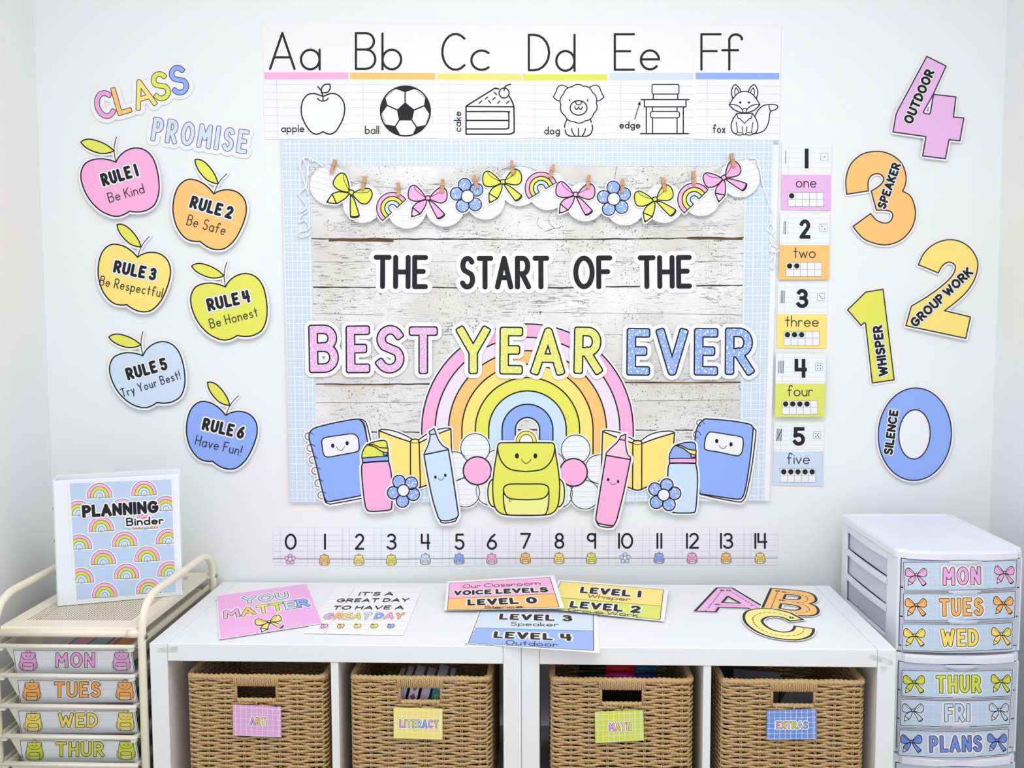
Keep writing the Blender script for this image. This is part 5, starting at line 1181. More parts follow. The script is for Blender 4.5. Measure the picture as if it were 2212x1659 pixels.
# ================================================================== NUMBER CARDS
FR = mat((92, 96, 104)); GB = mat((120, 124, 132))
def num_card(i, n, word, k, white, wk, col, cq, nb, tally, die, dots, fk, frame, wx, wy, label):
    a = Art(wall_place(.0018, (0, .00002*(i % 2)), (1740, 400))); a.part('paper'); a.push(crop(wk)); a.fill(white, mat((243, 244, 246)), 0, th=.0003)
    y0 = white[0][1]; y1 = white[2][1]; st = (y1-y0)/6.4; a.part('ruled_lines'); a.strokes([[(white[0][0]+3, y0+st*(j+.9)), (white[1][0]-6, y0+st*(j+.9)+2)] for j in range(6)], 2.2, mat((210, 212, 220)), 1, track=False)
    xm = white[0][0]+66; a.strokes([[(xm, y0), (xm-8, y1)]], 2.5, mat((206, 208, 214)), 2, track=False); a.pop(); a.push(crop(k)); a.part('colour_panel'); a.fill(cq, col, 1, th=.0002)
    a.part('word'); text(a, word, (wx[0], wy), (wx[1], wy), 102 if word[0] in 'tf' else 104, 9, INKW, 3) if word not in ('one',) else text(a, word, (wx[0], wy), (wx[1], wy), 104, 9, INKW, 3)
    a.part('ten_frame'); x0, y0, x1, y1 = frame; a.fill(rect(x0, y0, x1, y1), WHITE, 3); w5 = (x1-x0)/5; ym = (y0+y1)/2
    a.strokes([[(x0+w5*j-j*.2, y0), (x0+w5*j, y1)] for j in range(6)]+[[(x0, y), (x1, y)] for y in (y0, ym, y1)], 2.6, FR, 4, track=False)
    a.fill([circ(x0+w5*(j+.5), (y0+ym)/2, 24, 22) for j in range(n)], BLACK, 5, track=False); a.pop(); a.push(crop(wk))
    a.part('numeral'); x0, y0, x1, y1 = nb; st_w = 34 if n != 1 else x1-x0; g, st = glyph(str(n)); P = [p for q in st for p in q]; a0 = min(p[0] for p in P); a1 = max(p[0] for p in P); c1 = []; c0 = []; ce = []
    for q in st:
        pts = [((x0+x1)/2 if a1-a0 < .01 else x0+st_w/2+(p[0]-a0)/(a1-a0)*(x1-x0-st_w), y1-st_w/2-p[1]*(y1-y0-st_w)) for p in q]
        c1 += a.capsules(pts, st_w, False, 6); c0 += a.capsules(pts, st_w+30); ce += a.capsules(pts, st_w+35)
    a.emit(ce, mat((226, 226, 230)), 3); a.emit(c0, WHITE, 4); a.emit(c1, BLACK, 5)
    a.part('tally_marks'); a.strokes(tally, 5.5, INKW, 3, track=False); a.part('die'); a.fill(rrect(*die, 9), WHITE, 3); a.stroke(rrect(*die, 9), 2.6, GB, 4, True)
    dx, dy = (die[0]+die[2])/2, (die[1]+die[3])/2; a.fill([circ(dx+u*14, dy+v*14, 5, 12) for u, v in dots], INKW, 5, track=False); a.pop()
    a.commit('number_card', label, 'card', 'number cards down the right of the board')
G_ = 1534.4
num_card(0, 1, 'one', 9, [(120, 82), (568, 76), (563, 364), (118, 364)], 9, None, ORCHID, [(118, 362), (560, 362), (557, 684), (112, 676)], (324, 128, 360, 306), [[(155, 150), (153, 260)]], (468, 170, 534, 236), [(0, 0)], 9, (176, 520, 495, 648), (245, 430), 479, 'pink number card for 1, topmost of the column') if False else None
def nc(i, n, word, k, white, cq, col, nb, tally, die, dots, frame, wx, wy, wk, label): num_card(i, n, word, k, white, wk, col, cq, nb, tally, die, dots, k, frame, wx, wy, label)
nc(0, 1, 'one', 9, [(120, 82), (568, 76), (563, 364), (118, 364)], [(118, 362), (560, 362), (557, 684), (112, 676)], ORCHID, (324, 128, 360, 306), [[(155, 150), (153, 260)]], (468, 170, 534, 236), [(0, 0)], (176, 520, 495, 648), (245, 430), 479, 9, 'pink number card for one, topmost of the column')
nc(1, 2, 'two', 9, [(106, 712), (550, 708), (545, 994), (100, 994)], [(100, 992), (545, 992), (540, 1301), (92, 1303)], ORANGE, (277, 762, 376, 937), [[(141, 782), (138, 892)], [(154, 782), (151, 892)]], (458, 805, 525, 869), [(-.9, -.9), (.9, .9)], (157, 1148, 479, 1275), (220, 423), 1109, 9, 'orange number card for two')
nc(2, 3, 'three', 10, [(86, 1336), (530, 1334), (527, 1612), (80, 1612)], [(77, 75), (524, 77), (516, 383), (74, 379)], YELLOW, (250, 1385, 358, 1558), [[(116, 1404), (113, 1512)], [(129, 1404), (126, 1512)], [(142, 1404), (139, 1512)]], (437, 1426, 502, 1491), [(-.9, -.9), (0, 0), (.9, .9)], (139, 230, 455, 355), (147, 451), 191, 9, 'yellow number card for three')
nc(3, 4, 'four', 10, [(66, 428), (517, 430), (510, 702), (62, 702)], [(62, 700), (508, 700), (499, 999), (56, 998)], mat((222, 232, 108)), (233, 478, 345, 648), [[(95+13*j, 496), (93+13*j, 604)] for j in range(4)], (420, 517, 486, 583), [(-.9, -.9), (.9, .9), (-.9, .9), (.9, -.9)], (122, 851, 440, 974), (167, 399), 814, 10, 'lime number card for four')
nc(4, 5, 'five', 10, [(50, 1042), (503, 1044), (492, 1312), (46, 1312)], [(45, 1308), (491, 1315), (487, 1619), (39, 1611)], mat((208, 224, 246)), (219, 1089, 328, 1257), [[(79+12*j, 1106), (77+12*j, 1212)] for j in range(4)]+[[(70, 1208), (122, 1112)]], (404, 1130, 469, 1193), [(-.9, -.9), (.9, .9), (-.9, .9), (.9, -.9), (0, 0)], (105, 1459, 423, 1582), (163, 371), 1421, 10, 'pale blue number card for five, lowest of the column')

# ================================================================== VOICE LEVEL NUMERALS
def ctext(a, s, c0, c1, h, lv=4):
    """label sticker along a centre line"""
    dx, dy = c1[0]-c0[0], c1[1]-c0[1]; L_ = hypot(dx, dy); up = (dy/L_, -dx/L_); o = h/2
    otext(a, s, (c0[0]-up[0]*o, c0[1]-up[1]*o), (c1[0]-up[0]*o, c1[1]-up[1]*o), h, h*.24, BLACK, lv, 0, h*.1, edge=(h*.025, mat((200, 190, 204))), gap=.05, space=.25)
def numeral(k, poly, sub, m, word, c0, c1, h, label, tilt=(0, .00005)):
    C_ = crop(k); ps = 1/C_[0]; a = Art(wall_place(.0022, (tilt[0]*.6, tilt[1]*.6), (C_[4]+poly[0][0]*C_[0], C_[5]+min(p[1] for p in poly)*C_[0]))); a.push(C_); a.part('numeral'); a.shape(poly, m, 1, 1.5*ps, INK, sub=sub)
    for q in sub: pass
    sv = a.out[:]; a.part('word_sticker'); ctext(a, word, c0, c1, h); a.pop(); a.out = sv
    a.backing(3.6, sub=[])
    a.commit('numeral_cutout', label, 'number', 'voice level numbers')
numeral(11, SP("745,117! 899,194! 797,418! 716,562! 728,572! 768,577! 775,560! 797,428! 803,420! 977,440! 957,600! 1040,608! 1008,790! 922,780! 893,932! 712,910! 738,756! 476,719! 500,580! 515,545!"), [], ORCHID, 'OUTDOOR', (590, 648), (775, 224), 80, 'orchid pink paper number 4 with an OUTDOOR sticker')
numeral(11, SP("107,1215! 100,1110 122,1010 170,940 250,888 370,874 470,905 545,970 578,1060 575,1135 552,1190! 615,1230 648,1310 653,1395 622,1490 550,1572 460,1612 370,1615 260,1580 200,1528 157,1471! 298,1369! 340,1418 395,1443 445,1437 473,1395 465,1360 425,1344 343,1341! 302,1190! 350,1160 392,1122 400,1085 375,1056 335,1053 295,1075 277,1125 280,1188!"), [], ORANGE, 'SPEAKER', (380, 1328), (507, 966), 74, 'orange paper number 3 with a SPEAKER sticker', (0, .00002))
numeral(12, SP("545,213! 580,140 640,85 720,55 800,60 870,100 915,165 925,225 903,310 850,390 780,455 712,507! 878,547! 848,684! 465,603! 500,478! 600,418 700,345 760,285 782,235 768,205 735,197 698,220 672,265!"), [], YELLOW, 'GROUP WORK', (505, 596), (880, 246), 62, 'yellow paper number 2 with a GROUP WORK sticker')
numeral(12, SP("92,502! 208,388! 319,370! 390,950! 250,970! 207,590! 198,584 178,602!"), [], LIME, 'WHISPER', (322, 926), (281, 602), 64, 'lime paper number 1 with a WHISPER sticker', (-.00002, .00001))
def ell(cx, cy, rx, ry, rot, n=64): c, s = cos(radians(rot)), sin(radians(rot)); return [(cx+rx*cos(2*pi*i/n)*c-ry*sin(2*pi*i/n)*s, cy+rx*cos(2*pi*i/n)*s+ry*sin(2*pi*i/n)*c) for i in range(n)]
numeral(12, ell(522, 1298, 234, 296, 3), [ell(520, 1299, 100, 158, 3)], BLUE, 'SILENCE', (350, 1430), (389, 1142), 60, 'blue paper number 0 with a SILENCE sticker')

# ================================================================== NUMBER LINE
a = Art(wall_place(.0012)); segs = [(590, 1139, 830, 1141), (829, 1141, 1105, 1140), (1104, 1140, 1392, 1139), (1391, 1139, 1680, 1139)]
for i, (x0, y0, x1, y1) in enumerate(segs):
    a.part('paper_panel#%d' % i)
    a.base = i % 2; a.fill([(x0, y0), (x1, y1), (x1, y1+82), (x0, y0+82)], mat((242, 242, 246)), 0, th=.0003); a.base = 0
a.part('ruled_lines'); RL = mat((212, 210, 226))
a.strokes([[(591, y), (1120, y+1), (1679, y-1)] for y in (1156, 1167.5, 1179, 1191, 1203, 1215)], .8, RL, 3, track=False)
VX = [605.5, 680, 755, 823.5, 898, 971, 1041.5, 1114, 1187, 1257, 1330, 1403, 1474, 1548, 1622]
a.strokes([[(x, 1140), (x, 1221)] for x in VX]+[[(x+15*s_, 1140), (x+15*s_, 1221)] for x in VX[1:] for s_ in (-1,)], .7, mat((200, 196, 216)), 4, track=False)
a.strokes([[(590, 1207), (840, 1208), (1000, 1206.5), (1679, 1205.5)]], 1.3, mat((110, 112, 120)), 5, track=False)
a.part('numerals')
NB = [(175, 275), (503, 521), (762, 842), (1028, 1113), (1315, 1396), (1600, 1682), (1868, 1955)]
a.push(crop(13))
for i, (x0, x1) in enumerate(NB): a.part('numeral#%d' % i); gbox(a, str(i), x0, 88, x1, 224, 17, BLACK, 6)
a.pop(); a.push(crop(14))
for i, (x0, x1) in ((7, (13, 103)), (8, (297, 378)), (9, (563, 641))): a.part('numeral#%d' % i); gbox(a, str(i), x0, 80, x1, 212, 16.5, BLACK, 6)
for s_, x0, x1 in (('10', 820, 945), ('11', 1137, 1185), ('12', 1380, 1487), ('13', 1660, 1770), ('14', 1943, 2050)): text(a, s_, (x0, 212), (x1, 212), 132, 16.5, BLACK, 6, gap=.06 if s_ != '11' else .12)
a.pop()
IC = [(220, 304, 13, None), (508, 308, 13, ORANGE), (797, 308, 13, YELLOW), (1068, 308, 13, LIME), (1354, 302, 13, LBLUE), (1637, 300, 13, BLUE), (1910, 300, 13, PINK), (57, 290, 14, ORANGE), (334, 290, 14, YELLOW), (600, 290, 14, LIME), (878, 288, 14, None), (1158, 288, 14, BLUE), (1430, 288, 14, PINK), (1711, 288, 14, ORANGE), (1991, 288, 14, YELLOW)]
PAL = {id(ORANGE): mat((255, 220, 160)), id(YELLOW): mat((255, 242, 180)), id(LIME): LIMEL, id(LBLUE): mat((226, 240, 252)), id(BLUE): mat((190, 210, 254)), id(PINK): mat((250, 206, 232))}
for i, (x, y, k, m) in enumerate(IC):
    a.push(crop(k)); px = (x*crop(k)[0]+crop(k)[4], y*crop(k)[0]+crop(k)[5])
    if m is None:
        a.part('flower_icon#%d' % i); cc = LBLUE if i else PINK; B0, BLACK = BLACK, mat((150, 150, 180)); flower(a, cc, WHITE, (x, y), [(x+30*sin(2*pi*j/5), y-30*cos(2*pi*j/5)) for j in range(5)], 16, 15, 3, 6, part=False); BLACK = B0
    else:
        a.part('backpack_icon#%d' % i); B0, BLACK = BLACK, mat((140, 120, 110)); a.push(aff(x, y, .158, 0, 22, 1225)); backpack(a, m, PAL[id(m)], ow=14, part=False, lv=6, face_on=False); a.fill(circ(22, 1190, 34, 8), mat((200, 190, 190)), 14, track=False); a.pop(); BLACK = B0
    a.pop()
a.commit('number_line', 'lined paper number line from 0 to 14 with small backpacks and flowers', 'number line')

# ================================================================== PAPERS ON THE SHELF TOP
def inv_h(H, p):
    """numeric inverse of a homography given as a function"""
    u, v = 140., 100.
    for _ in range(14):
        x, y = H(u, v); e = .01; x1, y1 = H(u+e, v); x2, y2 = H(u, v+e); a, b, c, d = (x1-x)/e, (x2-x)/e, (y1-y)/e, (y2-y)/e; D = a*d-b*c
        u += ((p[0]-x)*d-(p[1]-y)*b)/D; v += ((p[1]-y)*a-(p[0]-x)*c)/D
    return u, v
TZ = SH
class Sheet:
    """a rectangular card lying near the shelf top; corners given in a picture crop"""
    def __init__(s, k, quad, w=280, h=216, z=.001, plane=None):
        C_ = crop(k); s.k = k; s.w, s.h = w, h; q = [(x*C_[0]+C_[4], y*C_[3]+C_[5]) for x, y in quad]; s.H = homog((w, h), q); s.c = C_
        if plane is None: s.p0 = Vector((0, 0, TZ+z)); s.n = ZN
        else:
            P = [Vector(on_plane(x*C_[0]+C_[4], y*C_[3]+C_[5], Vector((0, 0, TZ+zz)), ZN)) for (x, y), zz in plane]
            s.p0 = P[0]; s.n = (P[1]-P[0]).cross(P[2]-P[0]).normalized(); s.n = s.n if s.n.z > 0 else -s.n
        s.art = Art(lambda u, v, dh: on_plane(*s.H(u, v), s.p0, s.n, dh))
    def i(s, x, y): return inv_h(s.H, (x*s.c[0]+s.c[4], y*s.c[3]+s.c[5]))
    def text(s, w_, p0, p1, h, sw_, m, lv, **k): text(s.art, w_, s.i(*p0), s.i(*p1), h, sw_, m, lv, **k)
    def otext(s, w_, p0, p1, h, sw_, cols, lv, b, mg, **k): otext(s.art, w_, s.i(*p0), s.i(*p1), h, sw_, cols, lv, b, mg, **k)
S = Sheet(17, [(122, 247), (988, 132), (1143, 517), (147, 672)], 280, 205, .0022); a = S.art
a.part('paper'); a.fill(rect(0, 0, 280, 205), WHITE, 0, th=.0004); a.fill(rect(3, 3.5, 277, 201.5), mat((246, 184, 236)), 1); a.part('lettering')
S.otext('YOU', (372, 335), (822, 278), 39, 12.5, mat((210, 224, 240)), 3, 1.9, 4.5, block=3)
S.otext('MATTER', (188, 478), (1024, 352), 43, 12.5, [PINK, ORANGE, YELLOW, LIME, mat((210, 224, 240)), BLUE], 3, 1.9, 4.5, block=3, gap=.03)
bx, by = S.i(628, 505); a.push(aff(bx, by, .235, -9, 1232, 486)); B0 = a.cur; a.cur = 'pencil_bow'
for q in (BOW['l'], BOW['r'], BOW['tl'], BOW['tr'], BOW['tp']): a.emit(a.capsules(SP(q), 34, True)+[a.X(SP(q))][:0], WHITE, 2); a.fill(SP(q), WHITE, 2.4)
bow_art(a, YELLOW, WHITE, 6, 3, part=False); a.fill(SP("1332,562! 1366,598! 1308,632! 1286,595!"), PINK, 8); a.pop()
a.commit('poster_sheet', 'pink YOU MATTER sheet lying at the left of the shelf top', 'paper')
S = Sheet(17, [(1272, 172), (2090, 178), (1905, 632), (955, 612)], 280, 216, .0008); a = S.art
a.part('paper'); a.fill(rect(0, 0, 280, 216), mat((247, 247, 250)), 0, th=.0003); a.part('ruled_lines'); a.strokes([[(4, y), (276, y)] for y in range(24, 212, 19)], .9, RULEL, 1, track=False)
u0 = S.i(1443, 178); u1 = S.i(1152, 606); a.strokes([[u0, u1]], 2.6, mat((246, 202, 228)), 2, track=False); a.part('lettering')
for w_, p0, p1 in (("IT'S A", (1475, 250), (1808, 250)), ("GREAT DAY", (1262, 314), (1955, 310)), ("TO HAVE A", (1225, 384), (1908, 382))): S.text(w_, p0, p1, 19, 4.2, BLACK, 4, gap=.2, space=.5)
S.otext('GREAT DAY', (1130, 477), (1905, 473), 29, 8.5, [mat((250, 180, 222)), ORANGE, YELLOW, LIME, mat((216, 226, 244)), BLUE, mat((250, 180, 222)), mat((255, 190, 110))], 4, 1.3, 2.5, gap=.06, space=.25)
a.part('apple_row')
for x, m in ((1150, PINK), (1308, ORANGE), (1468, YELLOW), (1628, LIME), (1788, BLUE)):
    c = S.i(x, 544); a.push(aff(c[0], c[1], .042, -12, 1092, 650)); a.stroke(APB, 60, WHITE, 4, True); a.shape(APB, m, 5, 18); a.shape(APL, LIME, 5, 16); a.strokes([SP("1040,660 1075,690 1120,665", False)], 18, BLACK, 7, track=False); a.fill([circ(1010, 640, 14, 10), circ(1150, 640, 14, 10)], BLACK, 7, track=False); a.pop()
a.commit('poster_sheet', "white lined sheet reading IT'S A GREAT DAY TO HAVE A GREAT DAY", 'paper')
def frame_card(S, inner, split, m1, m2, label):
    a = S.art; a.part('paper'); a.fill(rect(0, 0, S.w, S.h), WHITE, 0, th=.0005); I = [S.i(*p) for p in inner]; s0, s1 = S.i(*split[0]), S.i(*split[1]); a.part('colour_panel')
    a.fill([I[0], I[1], s1, s0], m1, 1); a.fill([s0, s1, I[2], I[3]], m2, 1); a.part('panel_outline'); a.strokes([I+[I[0]], [s0, s1]], 1.5, BLACK, 2, track=False); a.part('lettering'); return a
S = Sheet(18, [(432, 350), (1478, 388), (1496, 740), (300, 655)], 280, 216, .0012)
frame_card(S, [(445, 358), (1440, 392), (1443, 718), (335, 650)], [(398, 516), (1441, 545)], mat((214, 230, 248)), mat((158, 186, 250)), '')
S.otext('LEVEL 3', (604, 442), (1258, 460), 38, 8.6, BLACK, 3, 0, 4, space=.3, gap=.1); S.text('Speaker', (706, 496), (1135, 506), 24, 2, INKW, 6); S.otext('LEVEL 4', (554, 606), (1255, 634), 38, 8.6, BLACK, 3, 0, 4, space=.3, gap=.1); S.text('Outdoor', (664, 664), (1126, 684), 24, 2, INKW, 6)
S.art.commit('voice_level_card', 'LEVEL 3 Speaker and LEVEL 4 Outdoor card in two blues overhanging the shelf front', 'card', 'voice level cards on the shelf top')
pl = [((1030, 348), .008), ((2065, 462), .003), ((2105, 168), .014)]
S = Sheet(18, [(1132, 90), (2107, 167), (2068, 463), (1020, 346)], 280, 170, 0, pl)
frame_card(S, [(1155, 107), (2062, 178), (2030, 445), (1040, 338)], [(1110, 246), (2045, 325)], mat((255, 232, 140)), mat((226, 232, 112)), '')
S.otext('LEVEL 1', (1318, 207), (1862, 248), 36, 8.6, BLACK, 3, 0, 3.6, space=.35, gap=.1); S.text('Whisper', (1385, 247), (1768, 282), 21, 1.8, INKW, 6); S.otext('LEVEL 2', (1226, 336), (1858, 388), 36, 8.6, BLACK, 3, 0, 3.6, space=.35, gap=.1); S.text('Group Work', (1212, 370), (1838, 420), 19, 1.8, INKW, 6)
S.art.commit('voice_level_card', 'LEVEL 1 Whisper and LEVEL 2 Group Work card in yellow and lime', 'card', 'voice level cards on the shelf top')
pl = [((118, 362), .006), ((1182, 345), .012), ((1092, 52), .034)]
S = Sheet(18, [(148, 106), (1092, 52), (1184, 345), (118, 363)], 280, 170, 0, pl)
frame_card(S, [(168, 122), (1055, 70), (1138, 333), (150, 358)], [(162, 258), (1092, 214)], mat((248, 184, 228)), mat((255, 198, 122)), '')
S.text('Our Classroom', (286, 166), (975, 136), 22, 1.8, INKW, 6); S.otext('VOICE LEVELS', (205, 230), (1048, 200), 27, 7.2, BLACK, 3, 0, 3, space=.3, gap=.06); S.otext('LEVEL 0', (326, 320), (950, 300), 33, 8.6, BLACK, 3, 0, 3.4, space=.4, gap=.1); S.text('Silence', (472, 348), (820, 340), 14, 1.8, INKW, 6)
S.art.commit('voice_level_card', 'Our Classroom VOICE LEVELS card in pink and orange, top of the three', 'card', 'voice level cards on the shelf top')

# ---- big traceable letters
def tabpts(k, P):
    C_ = crop(k); out = []
    for p in P: q = on_plane(p[0]*C_[0]+C_[4], p[1]*C_[3]+C_[5], Vector((0, 0, TZ)), ZN); out.append((q.x*1000, -q.y*1000))
    return out
def trace_letter(outer, holes, m, dashes, dots, arrows, label, h):
    a = Art(lambda u, v, dh: Vector((u/1000, -v/1000, TZ+h+dh))); T = lambda s: tabpts(19, SP(s)); o = T(outer); hs = [T(q) for q in holes]
    a.part('letter'); a.shape(o, m, 1, 3.4, sub=hs); a.part('dashes'); c = []
    for q in dashes:
        P = tabpts(19, SP(q, False, 8)); acc = 0; on = True; cur = [P[0]]; 
        for p0, p1 in zip(P, P[1:]):
            l = hypot(p1[0]-p0[0], p1[1]-p0[1]); n = max(1, int(l/.8))
            for j in range(n):
                t = (j+1)/n; acc += l/n; pt = (p0[0]+(p1[0]-p0[0])*t, p0[1]+(p1[1]-p0[1])*t)
                if on: cur.append(pt)
                if acc > (6.5 if on else 5):
                    if on and len(cur) > 1: c += a.capsules([cur[0], cur[len(cur)//2], cur[-1]], 2.0)
                    on = not on; acc = 0; cur = [pt]
    a.emit(c, BLACK, 3, track=False); a.part('number_dots')
    for x, y, n in dots:
        (u, v), = tabpts(19, [(x, y)]); a.fill(circ(u, v, 5.8, 18), BLACK, 3, track=False); text(a, n, (u-1.8, v+3.4), (u+1.8, v+3.4), 6.8, 1.2, WHITE, 4)
    a.part('arrow_heads')
    for (x, y), (x2, y2) in arrows:
        (u, v), (u2, v2) = tabpts(19, [(x, y), (x2, y2)]); d = hypot(u2-u, v2-v); dx, dy = (u2-u)/d, (v2-v)/d; a.fill([(u, v), (u-dx*7-dy*3.6, v-dy*7+dx*3.6), (u-dx*5, v-dy*5), (u-dx*7+dy*3.6, v-dy*7-dx*3.6)], BLACK, 3, track=False)
    a.out = [o]+a.out if False else a.out; a.backing(3.2, th=.0004, sub=[[((p[0]-sum(q[0] for q in h_)/len(h_))*.72+sum(q[0] for q in h_)/len(h_), (p[1]-sum(q[1] for q in h_)/len(h_))*.62+sum(q[1] for q in h_)/len(h_)) for p in h_] for h_ in hs]); a.commit('tracing_letter', label, 'letter', 'tracing letters on the shelf top')
trace_letter("428,177! 570,179! 838,340! 925,395! 765,390! 717,368! 446,361! 416,404! 222,396!", ["530,257! 646,322! 477,315!"], mat((246, 188, 234)),
   ["470,208! 335,380!", "555,210! 830,378!", "455,338! 730,344!"], [(478, 201, '1'), (536, 202, '2'), (432, 334, '3')], [((328, 388), (350, 362)), ((735, 345), (700, 344))], 'pink tracing letter A on the shelf top', .0012)
trace_letter("936,185! 1100,198 1250,216 1330,245 1357,285 1345,312 1300,329! 1355,355 1379,395 1360,428 1300,443 1200,442 1000,430 838,405!", ["1072,243! 1150,248 1200,262 1206,275 1185,289 1120,290 1053,283!", "1030,330! 1120,338 1190,355 1206,375 1180,388 1110,388 1015,373!"], ORANGE,
   ["992,225! 935,375!", "1085,226! 1180,235 1260,262 1278,290 1255,312 1200,318 1130,310", "1130,310 1230,335 1285,370 1290,395 1240,414 1150,418"], [(995, 211, '1'), (1055, 220, '2'), (1030, 296, '3')], [((1080, 305), (1120, 310))], 'orange tracing letter B on the shelf top', .0020)
trace_letter("1233,482! 1112,497! 1050,466 960,452 890,462 852,490 862,520 910,560 980,590 1060,601 1125,590 1150,568 1157,544! 1333,570! 1325,610 1280,648 1180,673 1050,667 920,643 800,595 712,530 680,470 692,420 740,392 850,378 980,388 1120,422!", [], mat((255, 238, 150)),
   ["1115,458! 1020,428 920,415 830,425 775,455 765,490 800,545 880,595 980,628 1080,637 1170,630 1225,605 1240,585"], [(1127, 466, '1')], [((1243, 578), (1238, 602))], 'yellow tracing letter C overlapping the A and B', .0030)

# ================================================================== CART DRAWER CARDS
def ruled_card(a, quad, xs_m, lines):
    pass
def cart_label(i, k, quad, word, p0, p1, wh, ww, m, ml, bps, col_name):
    A_, n_ = kface(i); a = Art(lambda u, v, dh: on_plane(u, v, A_, n_, .0012+dh)); a.push(crop(k)); a.part('paper'); a.fill(quad, mat((240, 242, 248)), 0, th=.0004)
    cx = sum(p[0] for p in quad)/4; cy = sum(p[1] for p in quad)/4; inn = [(cx+(x-cx)*.985, cy+(y-cy)*.93) for x, y in quad]
    a.part('ruled_lines'); a.strokes([[(quad[3][0]-30+12, y), (quad[1][0], y-3)] for y in (quad[0][1]+20, quad[0][1]+113, quad[0][1]+207)], 2.2, mat((190, 206, 228)), 1, clip=[quad], track=False)
    a.part('card_frame'); a.stroke(inn, 5.5, BLACK, 2, True)
    a.part('lettering'); otext(a, word, p0, p1, wh, ww, m, 4, 7, 17, 10, edge=(3, mat((200, 206, 218))), gap=.07)
    for j, (x, y) in enumerate(bps):
        a.part('backpack_picture#%d' % j); a.push(aff(x, y+4, .385, .5, 22, 1222)); s0 = a.out; a.out = []
        a.stroke(symm(BPK['body']), 40, WHITE, 3, True); a.stroke(SP(BPK['side']), 26, WHITE, 3.3, True); a.stroke(mir(SP(BPK['side']), 22), 26, WHITE, 3.3, True); backpack(a, m, ml, ow=7, part=False, lv=4); a.out = s0; a.pop()
    a.pop(); a.commit('drawer_card', '%s card with %s backpacks on the cart' % (word, col_name), 'label', 'weekday cards on the cart drawers')
cart_label(0, 16, [(140, 226), (1497, 226), (1542, 503), (182, 516)], 'MON', (625, 437), (1085, 437), 182, 45, mat((238, 176, 226)), mat((250, 214, 242)), [(320, 352), (1382, 350)], 'pink')
cart_label(1, 16, [(190, 570), (1528, 570), (1575, 835), (227, 850)], 'TUES', (612, 778), (1150, 776), 188, 45, mat((255, 186, 108)), mat((255, 222, 164)), [(362, 692), (1420, 688)], 'orange')
cart_label(2, 16, [(198, 918), (1538, 916), (1583, 1182), (235, 1202)], 'WED', (660, 1122), (1117, 1120), 178, 44, mat((255, 232, 116)), mat((255, 246, 176)), [(377, 1045), (1427, 1037)], 'yellow')
cart_label(3, 16, [(218, 1258), (1550, 1256), (1592, 1515), (257, 1528)], 'THUR', (632, 1452), (1188, 1450), 180, 44, mat((216, 226, 84)), mat((236, 240, 150)), [(391, 1372), (1436, 1364)], 'lime')

# ================================================================== BASKET CARDS
def basket_card(k, quad, m, word, p0, p1, h, cols, label, off=(0, 0)):
    p0_ = sw(0, BYL-.0085, 0); a = Art(lambda u, v, dh: on_plane(u, v, p0_, SFN, dh)); a.push(crop(k)); a.part('paper'); a.fill(quad, m, 0, th=.0006); a.part('grid_lines')
    H_ = homog((9.2, 5.8), quad); c = [[H_(.45+i*1.02, 0), H_(.45+i*1.02, 5.8)] for i in range(9)]+[[H_(0, .55+j*1.02), H_(9.2, .55+j*1.02)] for j in range(6)]+[[H_(8.85, 0), H_(8.85, 5.8)]]
    a.strokes(c, 4.2, mat((250, 248, 252)), 1, clip=[quad], track=False)
    a.part('lettering'); otext(a, word, p0, p1, h, h*.23, cols, 3, 4.5, 11, 5, oc=mat((70, 66, 80)), gap=.045); a.pop(); a.commit('basket_card', label, 'label', 'cards on the baskets')
DLB = mat((206, 222, 244))
basket_card(22, [(1020, 711), (1544, 739), (1548, 1070), (1024, 1048)], mat((226, 172, 224)), 'ART', (1203, 941), (1380, 943), 92, [mat((226, 160, 214)), ORANGE, YELLOW], 'purple-pink ART card on the leftmost basket')
basket_card(23, [(755, 744), (1286, 757), (1286, 1096), (756, 1079)], mat((250, 232, 122)), 'LITERACY', (816, 968), (1244, 974), 96, [mat((240, 170, 220)), ORANGE, YELLOW, LIME, DLB, BLUE, mat((240, 170, 220)), ORANGE], 'yellow LITERACY card on the second basket')
basket_card(24, [(929, 792), (1455, 772), (1464, 1103), (935, 1131)], mat((212, 226, 90)), 'MATH', (1080, 1007), (1328, 1000), 96, [mat((240, 170, 220)), ORANGE, YELLOW, LIME], 'lime MATH card on the third basket')
basket_card(25, [(755, 742), (1264, 729), (1269, 1043), (750, 1046)], mat((112, 152, 232)), 'EXTRAS', (848, 940), (1181, 937), 84, [mat((240, 170, 220)), ORANGE, YELLOW, LIME, DLB, BLUE], 'blue EXTRAS card on the rightmost basket')

